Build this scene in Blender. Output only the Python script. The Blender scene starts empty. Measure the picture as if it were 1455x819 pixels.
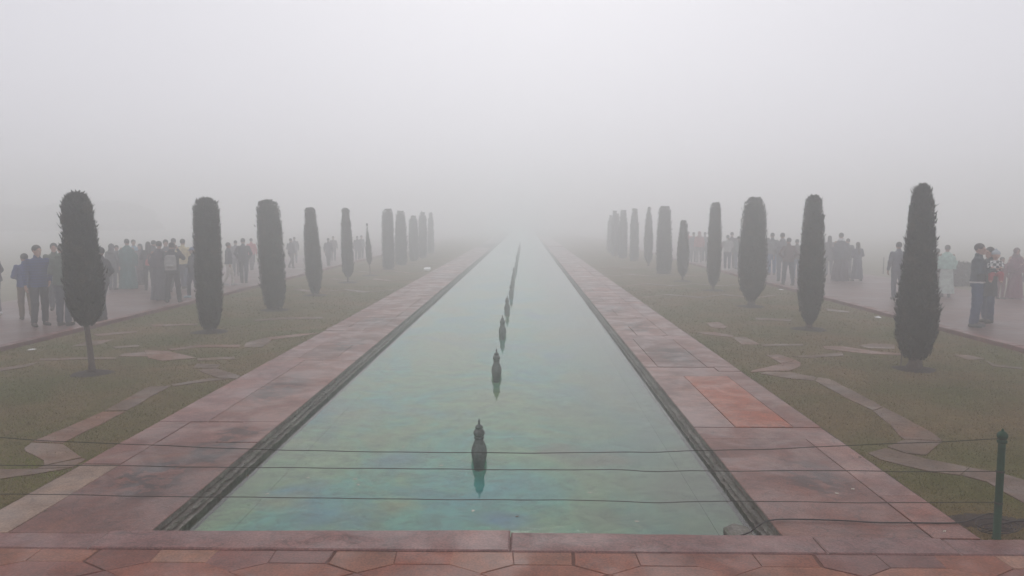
import bpy, math, random
import numpy as np
from mathutils import Matrix, Vector

random.seed(7)
rng = np.random.default_rng(7)
R = math.radians
SC = bpy.context.scene
COL = SC.collection

# ------------------------------------------------------------------ camera, light, sky, exposure
CAM_H, FOC = 2.25, 1080.0                      # eye height (m), focal length in photograph pixels (1455 wide)
PITCH, YAW = math.atan(96.5 / FOC), math.atan(18.5 / 1084.0)
cam_data = bpy.data.cameras.new("camera")
cam_data.sensor_width = 36.0
cam_data.lens = FOC / 1455.0 * 36.0
cam_data.clip_start, cam_data.clip_end = 0.05, 2000.0
cam = bpy.data.objects.new("camera", cam_data)
cam.location = (0, 0, CAM_H)
cam.rotation_euler = (math.pi / 2 - PITCH, 0, YAW)
COL.objects.link(cam)
SC.camera = cam
CAM_R = cam.rotation_euler.to_matrix()

SUN_EL, SUN_AZ = 38.0, 1.0                     # degrees; azimuth measured from +Y towards +X
world = bpy.data.worlds.new("World")
SC.world = world
world.use_nodes = True
wn, wl = world.node_tree.nodes, world.node_tree.links
wn.clear()
w_out = wn.new("ShaderNodeOutputWorld")
w_add = wn.new("ShaderNodeAddShader")
sky = wn.new("ShaderNodeTexSky")
sky.sky_type = 'NISHITA'
sky.sun_disc = False
sky.sun_elevation = R(SUN_EL)
sky.sun_rotation = R(SUN_AZ)
sky.dust_density = 6.0
w_bg = wn.new("ShaderNodeBackground")
w_bg.inputs[1].default_value = 0.005
w_hsv = wn.new("ShaderNodeHueSaturation")
w_hsv.inputs["Saturation"].default_value = 0.3
wl.new(sky.outputs[0], w_hsv.inputs["Color"])
wl.new(w_hsv.outputs[0], w_bg.inputs[0])
w_tc = wn.new("ShaderNodeTexCoord")            # overcast sky: brighter towards the zenith, as a fog deck is
w_sep = wn.new("ShaderNodeSeparateXYZ")
wl.new(w_tc.outputs["Generated"], w_sep.inputs[0])
w_ramp = wn.new("ShaderNodeValToRGB")
wl.new(w_sep.outputs["Z"], w_ramp.inputs[0])
cr = w_ramp.color_ramp
cr.elements[0].position, cr.elements[0].color = 0.0, (0.570, 0.562, 0.612, 1)
cr.elements[1].position, cr.elements[1].color = 1.0, (0.68, 0.678, 0.715, 1)
for p, c in ((0.10, (0.575, 0.567, 0.615)), (0.25, (0.580, 0.573, 0.618)), (0.5, (0.610, 0.604, 0.645))):
    e = cr.elements.new(p)
    e.color = (*c, 1)
w_bg2 = wn.new("ShaderNodeBackground")
w_bg2.inputs[1].default_value = 1.13
wl.new(w_ramp.outputs[0], w_bg2.inputs[0])
wl.new(w_bg.outputs[0], w_add.inputs[0])
wl.new(w_bg2.outputs[0], w_add.inputs[1])
wl.new(w_add.outputs[0], w_out.inputs[0])

sun_data = bpy.data.lights.new("sun", 'SUN')
sun_data.energy = 0.5
sun_data.angle = R(30)
sun_data.color = (1.0, 0.98, 0.95)
sun = bpy.data.objects.new("sun", sun_data)
d = Vector((math.sin(R(SUN_AZ)) * math.cos(R(SUN_EL)), math.cos(R(SUN_AZ)) * math.cos(R(SUN_EL)), math.sin(R(SUN_EL))))
sun.rotation_euler = (-d).to_track_quat('-Z', 'Y').to_euler()
COL.objects.link(sun)

SC.view_settings.view_transform = 'Standard'
SC.view_settings.look = 'None'
SC.view_settings.exposure = 0.14
SC.view_settings.gamma = 1.0
SC.render.engine = 'CYCLES'
SC.cycles.use_denoising = True
SC.cycles.max_bounces = 6
SC.cycles.diffuse_bounces = 2
SC.cycles.glossy_bounces = 2
SC.cycles.transparent_max_bounces = 8
SC.cycles.volume_bounces = 3
SC.cycles.sample_clamp_indirect = 4.0

FOG_DENSITY = 0.0285
FOG_TOP = 7.5

# ------------------------------------------------------------------ helpers
def gp(u, v, z=0.0):
    """World point at height z seen at photograph pixel (u, v)."""
    r = CAM_R @ Vector((u - 727.5, -(v - 409.5), -FOC))
    t = (z - CAM_H) / r.z
    return (r.x * t, r.y * t)

def link(o, parent=None):
    COL.objects.link(o)
    if parent:
        o.parent = parent
    return o

def tag(o, label=None, cat=None, group=None, kind=None):
    if label: o["label"] = label
    if cat: o["category"] = cat
    if group: o["group"] = group
    if kind: o["kind"] = kind
    return o

def empty(name, loc, rz=0.0):
    o = bpy.data.objects.new(name, None)
    o.location = loc
    o.rotation_euler = (0, 0, rz)
    o.empty_display_size = 0.1
    return link(o)

def mesh(name, V, F, mats, smooth=False, mi=None):
    me = bpy.data.meshes.new(name)
    if isinstance(V, np.ndarray) and isinstance(F, np.ndarray):
        n, k = F.shape
        me.vertices.add(len(V)); me.vertices.foreach_set("co", V.astype(np.float32).ravel())
        me.loops.add(n * k); me.loops.foreach_set("vertex_index", F.astype(np.int32).ravel())
        me.polygons.add(n)
        me.polygons.foreach_set("loop_start", np.arange(0, n * k, k, dtype=np.int32))
        me.polygons.foreach_set("loop_total", np.full(n, k, dtype=np.int32))
        me.update(calc_edges=True)
    else:
        me.from_pydata([tuple(v) for v in V], [], [tuple(f) for f in F])
    for m in (mats if isinstance(mats, (list, tuple)) else [mats]):
        me.materials.append(m)
    if mi is not None:
        me.polygons.foreach_set("material_index", np.asarray(mi, dtype=np.int32))
    if smooth:
        me.polygons.foreach_set("use_smooth", np.ones(len(me.polygons), dtype=bool))
    me.update()
    return me

def obj(name, V, F, mat, parent=None, smooth=False, mi=None):
    return link(bpy.data.objects.new(name, mesh(name, V, F, mat, smooth, mi)), parent)

def box_vf(x0, x1, y0, y1, z0, z1):
    V = [(x0, y0, z0), (x1, y0, z0), (x1, y1, z0), (x0, y1, z0), (x0, y0, z1), (x1, y0, z1), (x1, y1, z1), (x0, y1, z1)]
    F = [(3, 2, 1, 0), (4, 5, 6, 7), (0, 1, 5, 4), (1, 2, 6, 5), (2, 3, 7, 6), (3, 0, 4, 7)]
    return V, F

def area2(P):
    return sum(P[i][0] * P[(i + 1) % len(P)][1] - P[(i + 1) % len(P)][0] * P[i][1] for i in range(len(P)))

def stone_vf(P, top, depth, gap=0.004, chamfer=0.006, jag=0.0, tilt=(0, 0)):
    """A flat stone: polygon shrunk by GAP, side walls and a chamfered top edge."""
    P = [tuple(p[:2]) for p in P]
    if area2(P) < 0:
        P = P[::-1]
    if jag > 0:                                   # split edges and push the new points about
        Q = []
        for i in range(len(P)):
            a, b = np.array(P[i]), np.array(P[(i + 1) % len(P)])
            L = np.linalg.norm(b - a)
            n = max(1, min(9, int(L / 0.22)))
            nrm = np.array((b[1] - a[1], a[0] - b[0])) / max(L, 1e-6)
            for k in range(n):
                q = a + (b - a) * k / n
                if k: q = q + nrm * random.uniform(-jag, jag)
                Q.append(tuple(q))
        P = Q
    def inset(P, t):
        n = len(P); out = []
        for i in range(n):
            p0, p1, p2 = (np.array(P[j % n]) for j in (i - 1, i, i + 1))
            e1, e2 = p1 - p0, p2 - p1
            n1 = np.array((-e1[1], e1[0])) / (np.linalg.norm(e1) + 1e-9)
            n2 = np.array((-e2[1], e2[0])) / (np.linalg.norm(e2) + 1e-9)
            m = n1 + n2
            k = t / max(0.35, 1 + float(n1 @ n2))
            out.append(tuple(p1 + m * k))
        return out
    A, B = inset(P, gap), inset(P, gap + chamfer)
    cx = sum(p[0] for p in P) / len(P); cy = sum(p[1] for p in P) / len(P)
    zt = lambda p: top + (p[0] - cx) * tilt[0] + (p[1] - cy) * tilt[1]
    n = len(P)
    V = [(p[0], p[1], top - depth) for p in A] + [(p[0], p[1], zt(p) - chamfer * 0.7) for p in A] + [(p[0], p[1], zt(p)) for p in B]
    F = [tuple(range(2 * n, 3 * n))]
    for i in range(n):
        j = (i + 1) % n
        F += [(i, j, n + j, n + i), (n + i, n + j, 2 * n + j, 2 * n + i)]
    return V, F

def tube(points, rad, sides=6, close=True):
    P = [Vector(p) for p in points]
    V, F = [], []
    rr = rad if isinstance(rad, (list, tuple)) else [rad] * len(P)
    up = Vector((0, 0, 1))
    for i, p in enumerate(P):
        t = (P[min(i + 1, len(P) - 1)] - P[max(i - 1, 0)]).normalized()
        a = t.cross(up if abs(t.z) < 0.9 else Vector((1, 0, 0))).normalized()
        b = t.cross(a)
        for k in range(sides):
            an = 2 * math.pi * k / sides
            V.append(p + (a * math.cos(an) + b * math.sin(an)) * rr[i])
        if i:
            for k in range(sides):
                k2 = (k + 1) % sides
                F.append(((i - 1) * sides + k, (i - 1) * sides + k2, i * sides + k2, i * sides + k))
    if close:
        F.append(tuple(range(sides))[::-1]); F.append(tuple((len(P) - 1) * sides + k for k in range(sides)))
    return [tuple(v) for v in V], F

def lathe(prof, sides=24, flute=None, c=(0, 0, 0)):
    V, F = [], []
    for i, (z, r) in enumerate(prof):
        for k in range(sides):
            a = 2 * math.pi * k / sides
            rr = r * (1 + (flute(i, a) if flute else 0))
            V.append((c[0] + rr * math.cos(a), c[1] + rr * math.sin(a), c[2] + z))
        if i:
            for k in range(sides):
                k2 = (k + 1) % sides
                F.append(((i - 1) * sides + k, (i - 1) * sides + k2, i * sides + k2, i * sides + k))
    F.append(tuple(range(sides))[::-1]); F.append(tuple((len(prof) - 1) * sides + k for k in range(sides)))
    return V, F

def spline(pts, n):
    P = [Vector(p) for p in pts]; P = [P[0]] + P + [P[-1]]
    out = []
    for i in range(1, len(P) - 2):
        for k in range(n):
            t = k / n
            a, b, c_, d_ = P[i - 1:i + 3]
            out.append(0.5 * ((2 * b) + (c_ - a) * t + (2 * a - 5 * b + 4 * c_ - d_) * t * t + (3 * b - a - 3 * c_ + d_) * t ** 3))
    return out + [P[-2]]

# ------------------------------------------------------------------ materials
class NT:
    def __init__(s, name):
        s.m = bpy.data.materials.new(name); s.m.use_nodes = True
        s.n, s.l = s.m.node_tree.nodes, s.m.node_tree.links
        s.b = s.n["Principled BSDF"]; s.out = s.n["Material Output"]
    def node(s, t, **k):
        nd = s.n.new(t)
        for a, v in k.items(): setattr(nd, a, v)
        return nd
    def co(s, kind="Object", scale=(1, 1, 1), loc=(0, 0, 0)):
        if kind == "World":
            src = s.node("ShaderNodeNewGeometry").outputs["Position"]
        else:
            src = s.node("ShaderNodeTexCoord").outputs[kind]
        mp = s.node("ShaderNodeMapping")
        mp.inputs["Scale"].default_value = scale; mp.inputs["Location"].default_value = loc
        s.l.new(src, mp.inputs[0]); return mp.outputs[0]
    def noise(s, co, scale, detail=4, rough=0.55, dist=0.0):
        nd = s.node("ShaderNodeTexNoise")
        nd.inputs["Scale"].default_value = scale; nd.inputs["Detail"].default_value = detail
        nd.inputs["Roughness"].default_value = rough; nd.inputs["Distortion"].default_value = dist
        s.l.new(co, nd.inputs["Vector"]); return nd.outputs["Fac"]
    def ramp(s, fac, stops):
        r = s.node("ShaderNodeValToRGB"); cr = r.color_ramp
        while len(cr.elements) < len(stops): cr.elements.new(0.5)
        for e, (p, c) in zip(cr.elements, stops):
            e.position = p; e.color = (c, c, c, 1) if isinstance(c, (int, float)) else (*c, 1)
        s.l.new(fac, r.inputs[0]); return r.outputs[0]
    def mix(s, a, b, fac, mode='MIX'):
        m = s.node("ShaderNodeMix", data_type='RGBA', blend_type=mode)
        for sock, v in ((m.inputs[0], fac), (m.inputs[6], a), (m.inputs[7], b)):
            if hasattr(v, "links") or hasattr(v, "is_linked"): s.l.new(v, sock)
            elif isinstance(v, (int, float)): sock.default_value = v
            else: sock.default_value = (*v, 1)
        return m.outputs[2]
    def math(s, op, a, b):
        m = s.node("ShaderNodeMath", operation=op)
        for sock, v in ((m.inputs[0], a), (m.inputs[1], b)):
            if isinstance(v, (int, float)): sock.default_value = v
            else: s.l.new(v, sock)
        return m.outputs[0]
    def bump(s, h, strength=0.3, dist=0.01):
        b = s.node("ShaderNodeBump"); b.inputs["Strength"].default_value = strength; b.inputs["Distance"].default_value = dist
        s.l.new(h, b.inputs["Height"]); s.l.new(b.outputs[0], s.b.inputs["Normal"]); return b
    def blobs(s, items, soft=0.5, warp=0.5, wscale=2.2):
        """Union of worn-edged patches: (x, y, rx, ry, strength) in world metres."""
        w = s.co("World"); tot = None
        wn_ = s.node("ShaderNodeTexNoise"); wn_.inputs["Scale"].default_value = wscale; wn_.inputs["Detail"].default_value = 6
        s.l.new(w, wn_.inputs["Vector"])
        off = s.node("ShaderNodeVectorMath", operation='SUBTRACT'); s.l.new(wn_.outputs["Color"], off.inputs[0]); off.inputs[1].default_value = (.5, .5, .5)
        wc = s.node("ShaderNodeVectorMath", operation='MULTIPLY_ADD'); s.l.new(off.outputs[0], wc.inputs[0]); wc.inputs[1].default_value = (warp * 2, warp * 2, 0); s.l.new(w, wc.inputs[2])
        for x, y, rx, ry, k in items:
            mp = s.node("ShaderNodeMapping"); mp.inputs["Scale"].default_value = (1 / rx, 1 / ry, 0); mp.inputs["Location"].default_value = (-x / rx, -y / ry, 0)
            s.l.new(wc.outputs[0], mp.inputs[0])
            ln = s.node("ShaderNodeVectorMath", operation='LENGTH'); s.l.new(mp.outputs[0], ln.inputs[0])
            f = s.ramp(ln.outputs["Value"], [(max(0.0, 1 - soft), k), (1.0, 0.0)])
            tot = f if tot is None else s.math('MAXIMUM', tot, f)
        return tot
    def set(s, **k):
        for a, v in k.items():
            sock = s.b.inputs[a.replace("_", " ")]
            if hasattr(v, "is_linked"): s.l.new(v, sock)
            elif isinstance(v, (tuple, list)): sock.default_value = (*v, 1) if len(v) == 3 else v
            else: sock.default_value = v
        return s

def mat_sandstone(name="red_sandstone", spec=0.30, crack=True):
    s = NT(name)
    w = s.co("World")
    info = s.node("ShaderNodeObjectInfo")
    base = info.outputs["Color"]
    n1 = s.noise(w, 1.3, 6, 0.62, 0.6)
    n2 = s.noise(w, 7.0, 5, 0.65)
    n3 = s.noise(w, 60.0, 3, 0.6)
    big = s.ramp(n1, [(0.32, (0.60, 0.60, 0.66)), (0.5, (1, 1, 1)), (0.68, (1.35, 1.18, 1.05))])
    col = s.mix(base, big, 0.55, 'MULTIPLY')
    med = s.ramp(n2, [(0.36, (0.55, 0.55, 0.58)), (0.5, (1, 1, 1)), (0.66, (1.4, 1.38, 1.36))])
    col = s.mix(col, med, 0.55, 'MULTIPLY')
    fine = s.ramp(n3, [(0.36, 0.55), (0.64, 1.45)])
    col = s.mix(col, fine, 0.7, 'MULTIPLY')
    # orange iron stains and pale lime bloom
    st = s.ramp(s.noise(w, 0.9, 3, 0.5, 1.0), [(0.60, 0.0), (0.72, 0.55)])
    col = s.mix(col, (0.25, 0.095, 0.045), st)
    pl = s.ramp(s.noise(s.co("World", (1, 1, 1), (5, 9, 0)), 2.3, 7, 0.7, 0.4), [(0.58, 0.0), (0.72, 0.35)])
    col = s.mix(col, (0.27, 0.215, 0.20), pl)
    h = s.math('ADD', s.math('MULTIPLY', n2, 0.5), s.math('MULTIPLY', n3, 0.25))
    if crack:                                     # flaking layers: stepped noise edges
        fl = s.noise(s.co("World", (1.0, 0.9, 1)), 3.2, 8, 0.66, 1.4)
        gate = s.ramp(s.noise(w, 0.55, 2, 0.5), [(0.46, 0.0), (0.54, 1.0)])
        wv = s.node("ShaderNodeTexNoise"); wv.inputs["Scale"].default_value = 3.0; wv.inputs["Detail"].default_value = 5; s.l.new(w, wv.inputs["Vector"])
        wc = s.node("ShaderNodeVectorMath", operation='MULTIPLY_ADD'); s.l.new(wv.outputs["Color"], wc.inputs[0]); wc.inputs[1].default_value = (.35, .5, 0); s.l.new(w, wc.inputs[2])
        vm = s.node("ShaderNodeMapping"); vm.inputs["Scale"].default_value = (3.2, 4.6, 1); s.l.new(wc.outputs[0], vm.inputs[0])
        vo = s.node("ShaderNodeTexVoronoi", feature='DISTANCE_TO_EDGE'); vo.inputs["Scale"].default_value = 1.0; s.l.new(vm.outputs[0], vo.inputs["Vector"])
        edge = s.ramp(vo.outputs["Distance"], [(0.0, 1.0), (0.13, 0.95), (0.20, 0.0)])
        brk = s.ramp(s.noise(s.co("World", (1, 1, 1), (2, 5, 0)), 6.5, 3, 0.6), [(0.40, 0.0), (0.47, 1.0)])
        worn = s.blobs([(-3.25, 6.5, .42, .75, 1.0), (-3.05, 7.3, .30, .6, 1.0), (-3.0, 7.95, .35, .3, .8), (-3.3, 10.0, .35, 1.1, .8), (-3.2, 13.6, .4, .9, .8),
                        (2.55, 6.5, .30, .75, .8), (2.5, 12.6, .45, 1.0, .9), (2.4, 15.9, .4, .9, .9), (2.3, 19.2, .4, 1.0, .8), (-3.3, 17.0, .4, .8, .8)], 0.5, .25)
        thin = s.ramp(vo.outputs["Distance"], [(0.0, 1.0), (0.03, 0.0)])
        loose = s.math('MULTIPLY', s.math('MULTIPLY', thin, s.math('MULTIPLY', gate, 0.6)), brk)
        cr_ = s.math('MAXIMUM', s.math('MULTIPLY', s.math('MULTIPLY', edge, brk), worn), loose)
        col = s.mix(col, s.mix(col, (0.45, 0.45, 0.5), 1.0, 'MULTIPLY'), s.math('MULTIPLY', worn, 0.22))
        col = s.mix(col, (0.022, 0.016, 0.016), s.math('MULTIPLY', cr_, 0.9))
        step = s.ramp(fl, [(0.49, 0.0), (0.50, 0.5), (0.56, 0.5), (0.57, 1.0)])
        h = s.math('ADD', h, s.math('MULTIPLY', s.math('MULTIPLY', step, gate), 0.6))
    s.set(Base_Color=col, Roughness=s.ramp(s.noise(w, 1.7, 4, 0.6, 0.5), [(0.40, 0.30), (0.60, 0.62)]))
    s.set(Specular_IOR_Level=spec)
    s.bump(h, 0.55, 0.012)
    return s.m

def mat_simple(name, col, rough=0.8, var=0.25, scale=20, bump=0.0, spec=0.3, metal=0.0, coord="Object"):
    s = NT(name); w = s.co(coord)
    n = s.noise(w, scale, 4, 0.6)
    c = s.mix(col, s.ramp(n, [(0.3, 1 - var), (0.7, 1 + var)]), 1.0, 'MULTIPLY')
    s.set(Base_Color=c, Roughness=rough, Specular_IOR_Level=spec, Metallic=metal)
    if bump: s.bump(n, bump, 0.01)
    return s.m

def mat_lawn():
    s = NT("lawn_turf"); w = s.co("World")
    n1, n2, n3 = s.noise(w, 0.55, 4, 0.6, 0.4), s.noise(w, 5, 5, 0.7), s.noise(w, 70, 3, 0.7)
    c = s.ramp(n1, [(0.36, (0.116, 0.112, 0.036)), (0.5, (0.150, 0.120, 0.052)), (0.64, (0.190, 0.132, 0.064))])
    c = s.mix(c, s.ramp(n2, [(0.3, 0.72), (0.7, 1.2)]), 0.8, 'MULTIPLY')
    c = s.mix(c, s.ramp(n3, [(0.3, 0.45), (0.7, 1.45)]), 0.9, 'MULTIPLY')
    s.set(Base_Color=c, Roughness=0.95, Specular_IOR_Level=0.1); s.bump(n3, 0.9, 0.03)
    return s.m

def mat_grass():
    s = NT("grass_blade"); w = s.co("World")
    n1, n2 = s.noise(w, 0.55, 4, 0.6, 0.4), s.noise(w, 110, 2, 0.6)
    c = s.ramp(n1, [(0.36, (0.124, 0.124, 0.038)), (0.5, (0.162, 0.132, 0.052)), (0.64, (0.205, 0.145, 0.066))])
    c = s.mix(c, s.ramp(n2, [(0.38, (0.35, 0.4, 0.35)), (0.62, (1.75, 1.65, 1.5))]), 1.0, 'MULTIPLY')
    # lusher green where it meets the wet kerb near the post
    p = s.node("ShaderNodeSeparateXYZ"); s.l.new(s.node("ShaderNodeNewGeometry").outputs["Position"], p.inputs[0])
    edge = s.math('MULTIPLY', s.ramp(s.math('SUBTRACT', p.outputs[0], 3.2), [(0.0, 1.0), (0.30, 0.0)]),
                  s.ramp(s.math('MULTIPLY', p.outputs[1], 0.1), [(0.60, 0.25), (0.67, 1.0), (0.74, 0.15)]))
    c = s.mix(c, (0.15, 0.20, 0.025), s.math('MULTIPLY', edge, 0.9))
    s.set(Base_Color=c, Roughness=0.7, Specular_IOR_Level=0.2)
    return s.m

def mat_brick_paving():
    s = NT("brick_paving"); w = s.co("World")
    bt = s.node("ShaderNodeTexBrick"); bt.inputs["Scale"].default_value = 1.0
    bt.inputs["Brick Width"].default_value = 0.62; bt.inputs["Row Height"].default_value = 0.30; bt.inputs["Mortar Size"].default_value = 0.014
    bt.inputs["Color1"].default_value = (0.150, 0.086, 0.072, 1); bt.inputs["Color2"].default_value = (0.112, 0.064, 0.055, 1)
    bt.inputs["Mortar"].default_value = (0.050, 0.036, 0.032, 1)
    wn_ = s.node("ShaderNodeTexNoise"); wn_.inputs["Scale"].default_value = 0.8; s.l.new(w, wn_.inputs["Vector"])
    off = s.node("ShaderNodeVectorMath", operation='MULTIPLY_ADD')
    s.l.new(wn_.outputs["Color"], off.inputs[0]); off.inputs[1].default_value = (0.08, 0.08, 0); s.l.new(w, off.inputs[2])
    s.l.new(off.outputs[0], bt.inputs["Vector"])
    n1, n2 = s.noise(w, 0.7, 5, 0.65, 0.5), s.noise(w, 14, 4, 0.65)
    c = s.mix(bt.outputs["Color"], s.ramp(n1, [(0.3, (0.68, 0.68, 0.70)), (0.7, (1.3, 1.22, 1.2))]), 0.9, 'MULTIPLY')
    c = s.mix(c, s.ramp(n2, [(0.3, 0.7), (0.7, 1.3)]), 0.8, 'MULTIPLY')
    s.set(Base_Color=c, Roughness=s.ramp(n1, [(0.3, 0.30), (0.7, 0.6)]), Specular_IOR_Level=0.4)
    s.bump(s.math('SUBTRACT', s.math('MULTIPLY', n2, 0.4), bt.outputs["Fac"]), 0.4, 0.01)
    return s.m

def mat_poolbed():
    s = NT("painted_pool_bed"); w = s.co("World")
    w2 = s.co("World", (1, 0.7, 1), (3.1, 7.7, 0))
    n1 = s.noise(w2, 0.62, 6, 0.6, 0.7)
    n2 = s.noise(s.co("World", (1, 0.6, 1), (11, 2, 0)), 0.5, 4, 0.55, 0.8)
    n3 = s.noise(w, 4.5, 6, 0.68, 0.5)
    c = s.ramp(n1, [(0.34, (0.060, 0.320, 0.330)), (0.45, (0.110, 0.370, 0.270)), (0.54, (0.220, 0.360, 0.180)), (0.66, (0.29, 0.32, 0.15))])
    blue = s.ramp(n2, [(0.56, 0.0), (0.70, 0.85)])
    c = s.mix(c, (0.060, 0.230, 0.330), blue)
    B = lambda L: [(*gp(u, v, -.245), rx, ry, k) for u, v, rx, ry, k in L]
    c = s.mix(c, (0.050, 0.200, 0.310), s.blobs(B([(705, 738, .42, .22, .95), (560, 655, .50, .5, .7), (455, 585, .45, .9, .6), (600, 700, .3, .2, .4), (950, 585, .3, .6, .5), (420, 705, .3, .2, .4)]), .8, .35, 1.6))
    c = s.mix(c, (0.330, 0.310, 0.120), s.blobs(B([(505, 590, .50, .9, .75), (565, 722, .26, .35, .85), (400, 715, .36, .26, .7), (720, 560, 1.0, 1.3, .5), (860, 560, .7, 1.4, .6), (640, 490, 1.0, 3.0, .45), (930, 690, .7, .7, .5), (800, 470, .9, 3.0, .4)]), .8, .4, 1.6))
    c = s.mix(c, (0.215, 0.170, 0.100), s.blobs(B([(850, 652, .46, .42, .95), (790, 640, .34, .34, .8), (985, 700, .5, .6, .75), (880, 735, .5, .2, .35), (800, 585, .5, .6, .35)]), .6, .4, 1.6))
    c = s.mix(c, (0.26, 0.50, 0.50), s.math('MULTIPLY', s.blobs(B([(905, 570, .35, .9, 1.0), (925, 600, .3, .5, 1.0)]), .7, .3), s.ramp(s.noise(s.co("World", (1, 3, 1)), 5, 4, 0.6), [(.52, 0.0), (.6, .8)])))
    # silt drifted to the right-hand side of the basin
    p = s.node("ShaderNodeSeparateXYZ"); s.l.new(s.node("ShaderNodeNewGeometry").outputs["Position"], p.inputs[0])
    xr = s.math('MULTIPLY_ADD' if False else 'ADD', p.outputs[0], s.math('MULTIPLY', n3, 1.2))
    silt = s.math('MULTIPLY', s.ramp(s.math('MULTIPLY', xr, 0.3), [(0.22, 0.0), (0.62, 0.75)]), 1.0)
    c = s.mix(c, (0.160, 0.195, 0.125), silt)
    c = s.mix(c, s.ramp(n3, [(0.36, 0.62), (0.5, 1.0), (0.66, 1.35)]), 0.75, 'MULTIPLY')
    fl = s.noise(s.co("World", (1, 1.6, 1)), 1.6, 8, 0.68, 1.2)
    line = s.ramp(fl, [(0.485, 0.0), (0.498, 0.6), (0.511, 0.0)])
    c = s.mix(c, (0.05, 0.08, 0.06), line)
    sp = s.ramp(s.noise(w, 42, 2, 0.5), [(0.70, 0.0), (0.76, 0.5)])
    c = s.mix(c, (0.10, 0.13, 0.11), sp)
    s.set(Base_Color=c, Roughness=0.9, Specular_IOR_Level=0.1)
    return s.m

def mat_water():
    s = NT("still_water"); s.n.remove(s.b)
    g = s.node("ShaderNodeBsdfGlossy"); g.inputs["Roughness"].default_value = 0.03; g.inputs["Color"].default_value = (1, 1, 1, 1)
    t = s.node("ShaderNodeBsdfTransparent"); t.inputs[0].default_value = (0.80, 0.94, 0.92, 1)
    f = s.node("ShaderNodeFresnel"); f.inputs["IOR"].default_value = 1.42
    mx = s.node("ShaderNodeMixShader")
    bp = s.node("ShaderNodeBump"); bp.inputs["Strength"].default_value = 0.05; bp.inputs["Distance"].default_value = 0.01
    s.l.new(s.noise(s.co("World", (1, 1.5, 1)), 9, 3, 0.5), bp.inputs["Height"])
    s.l.new(bp.outputs[0], g.inputs["Normal"]); s.l.new(bp.outputs[0], f.inputs["Normal"])
    s.l.new(f.outputs[0], mx.inputs[0]); s.l.new(t.outputs[0], mx.inputs[1]); s.l.new(g.outputs[0], mx.inputs[2])
    s.l.new(mx.outputs[0], s.out.inputs["Surface"])
    return s.m

def mat_mossy():
    s = NT("mossy_pool_stone"); w = s.co("World")
    n1, n2, n3 = s.noise(s.co("World", (1, 0.35, 2)), 5, 6, 0.7, 0.6), s.noise(w, 22, 4, 0.65), s.noise(s.co("World", (3, 0.5, 8)), 6, 4, 0.6)
    c = s.ramp(n1, [(0.3, (0.045, 0.042, 0.034)), (0.5, (0.105, 0.098, 0.080)), (0.68, (0.20, 0.19, 0.165))])
    c = s.mix(c, s.ramp(n2, [(0.3, 0.55), (0.7, 1.4)]), 0.9, 'MULTIPLY')
    c = s.mix(c, (0.05, 0.065, 0.03), s.ramp(n3, [(0.5, 0.0), (0.62, 0.5)]))
    s.set(Base_Color=c, Roughness=0.6, Specular_IOR_Level=0.3); s.bump(s.math('ADD', n1, n2), 0.8, 0.02)
    return s.m

def mat_leaf():
    s = NT("cypress_foliage"); w = s.co("Object")
    info = s.node("ShaderNodeObjectInfo")
    n1, n2 = s.noise(w, 3.5, 4, 0.6), s.noise(w, 55, 2, 0.6)
    c = s.ramp(n1, [(0.3, (0.022, 0.030, 0.019)), (0.55, (0.036, 0.044, 0.025)), (0.70, (0.070, 0.062, 0.035))])
    c = s.mix(c, s.ramp(n2, [(0.3, 0.5), (0.7, 1.6)]), 1.0, 'MULTIPLY')
    s.set(Base_Color=c, Roughness=0.75, Specular_IOR_Level=0.15)
    return s.m

M = dict(
    sandstone=mat_sandstone(), paver=mat_sandstone("foreground_paving_stone", 0.25, False), flag=mat_sandstone("lawn_flagstone", 0.12), lawn=mat_lawn(), grass=mat_grass(),
    brick=mat_brick_paving(), bed=mat_poolbed(), water=mat_water(), mossy=mat_mossy(), leaf=mat_leaf(),
    bark=mat_simple("grey_bark", (0.11, 0.085, 0.07), 0.9, 0.35, 30, 0.6),
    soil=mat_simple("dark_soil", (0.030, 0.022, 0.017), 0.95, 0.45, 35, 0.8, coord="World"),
    mortar=mat_simple("dark_joint_mortar", (0.085, 0.045, 0.036), 0.9, 0.35, 25, 0.4, coord="World"),
    joint=mat_simple("red_sand_joint", (0.105, 0.045, 0.032), 0.9, 0.35, 25, 0.4, coord="World"),
    field=mat_simple("far_field_grass", (0.19, 0.18, 0.12), 0.95, 0.3, 2.0, coord="World"),  # grass set paler than its own tone so its bounce brightens the fog
    kerb=mat_sandstone("dark_red_kerb_stone", crack=False),
    bronze=mat_simple("weathered_bronze", (0.085, 0.10, 0.088), 0.55, 0.5, 45, 0.5, 0.5, 0.35),
    postgreen=mat_simple("dark_green_paint", (0.008, 0.050, 0.026), 0.6, 0.3, 30, 0.2, 0.2),
    rope=mat_simple("dark_wire", (0.035, 0.032, 0.028), 0.7, 0.3, 40),
    hose=mat_simple("black_rubber_cable", (0.022, 0.021, 0.022), 0.5, 0.3, 40),
    litter=mat_simple("white_plastic", (0.75, 0.75, 0.74), 0.5, 0.1, 30),
    leaflit=mat_simple("pale_dead_leaf", (0.50, 0.48, 0.40), 0.8, 0.3, 60),
    darkleaf=mat_simple("brown_dead_leaf", (0.10, 0.07, 0.045), 0.8, 0.3, 60),
    metalgrey=mat_simple("grey_post_metal", (0.10, 0.10, 0.10), 0.6, 0.2, 20),
    blossom=mat_simple("distant_foliage", (0.055, 0.060, 0.042), 0.9, 0.5, 6),
    skin=mat_simple("skin", (0.34, 0.19, 0.13), 0.6, 0.08, 15),
)

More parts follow.
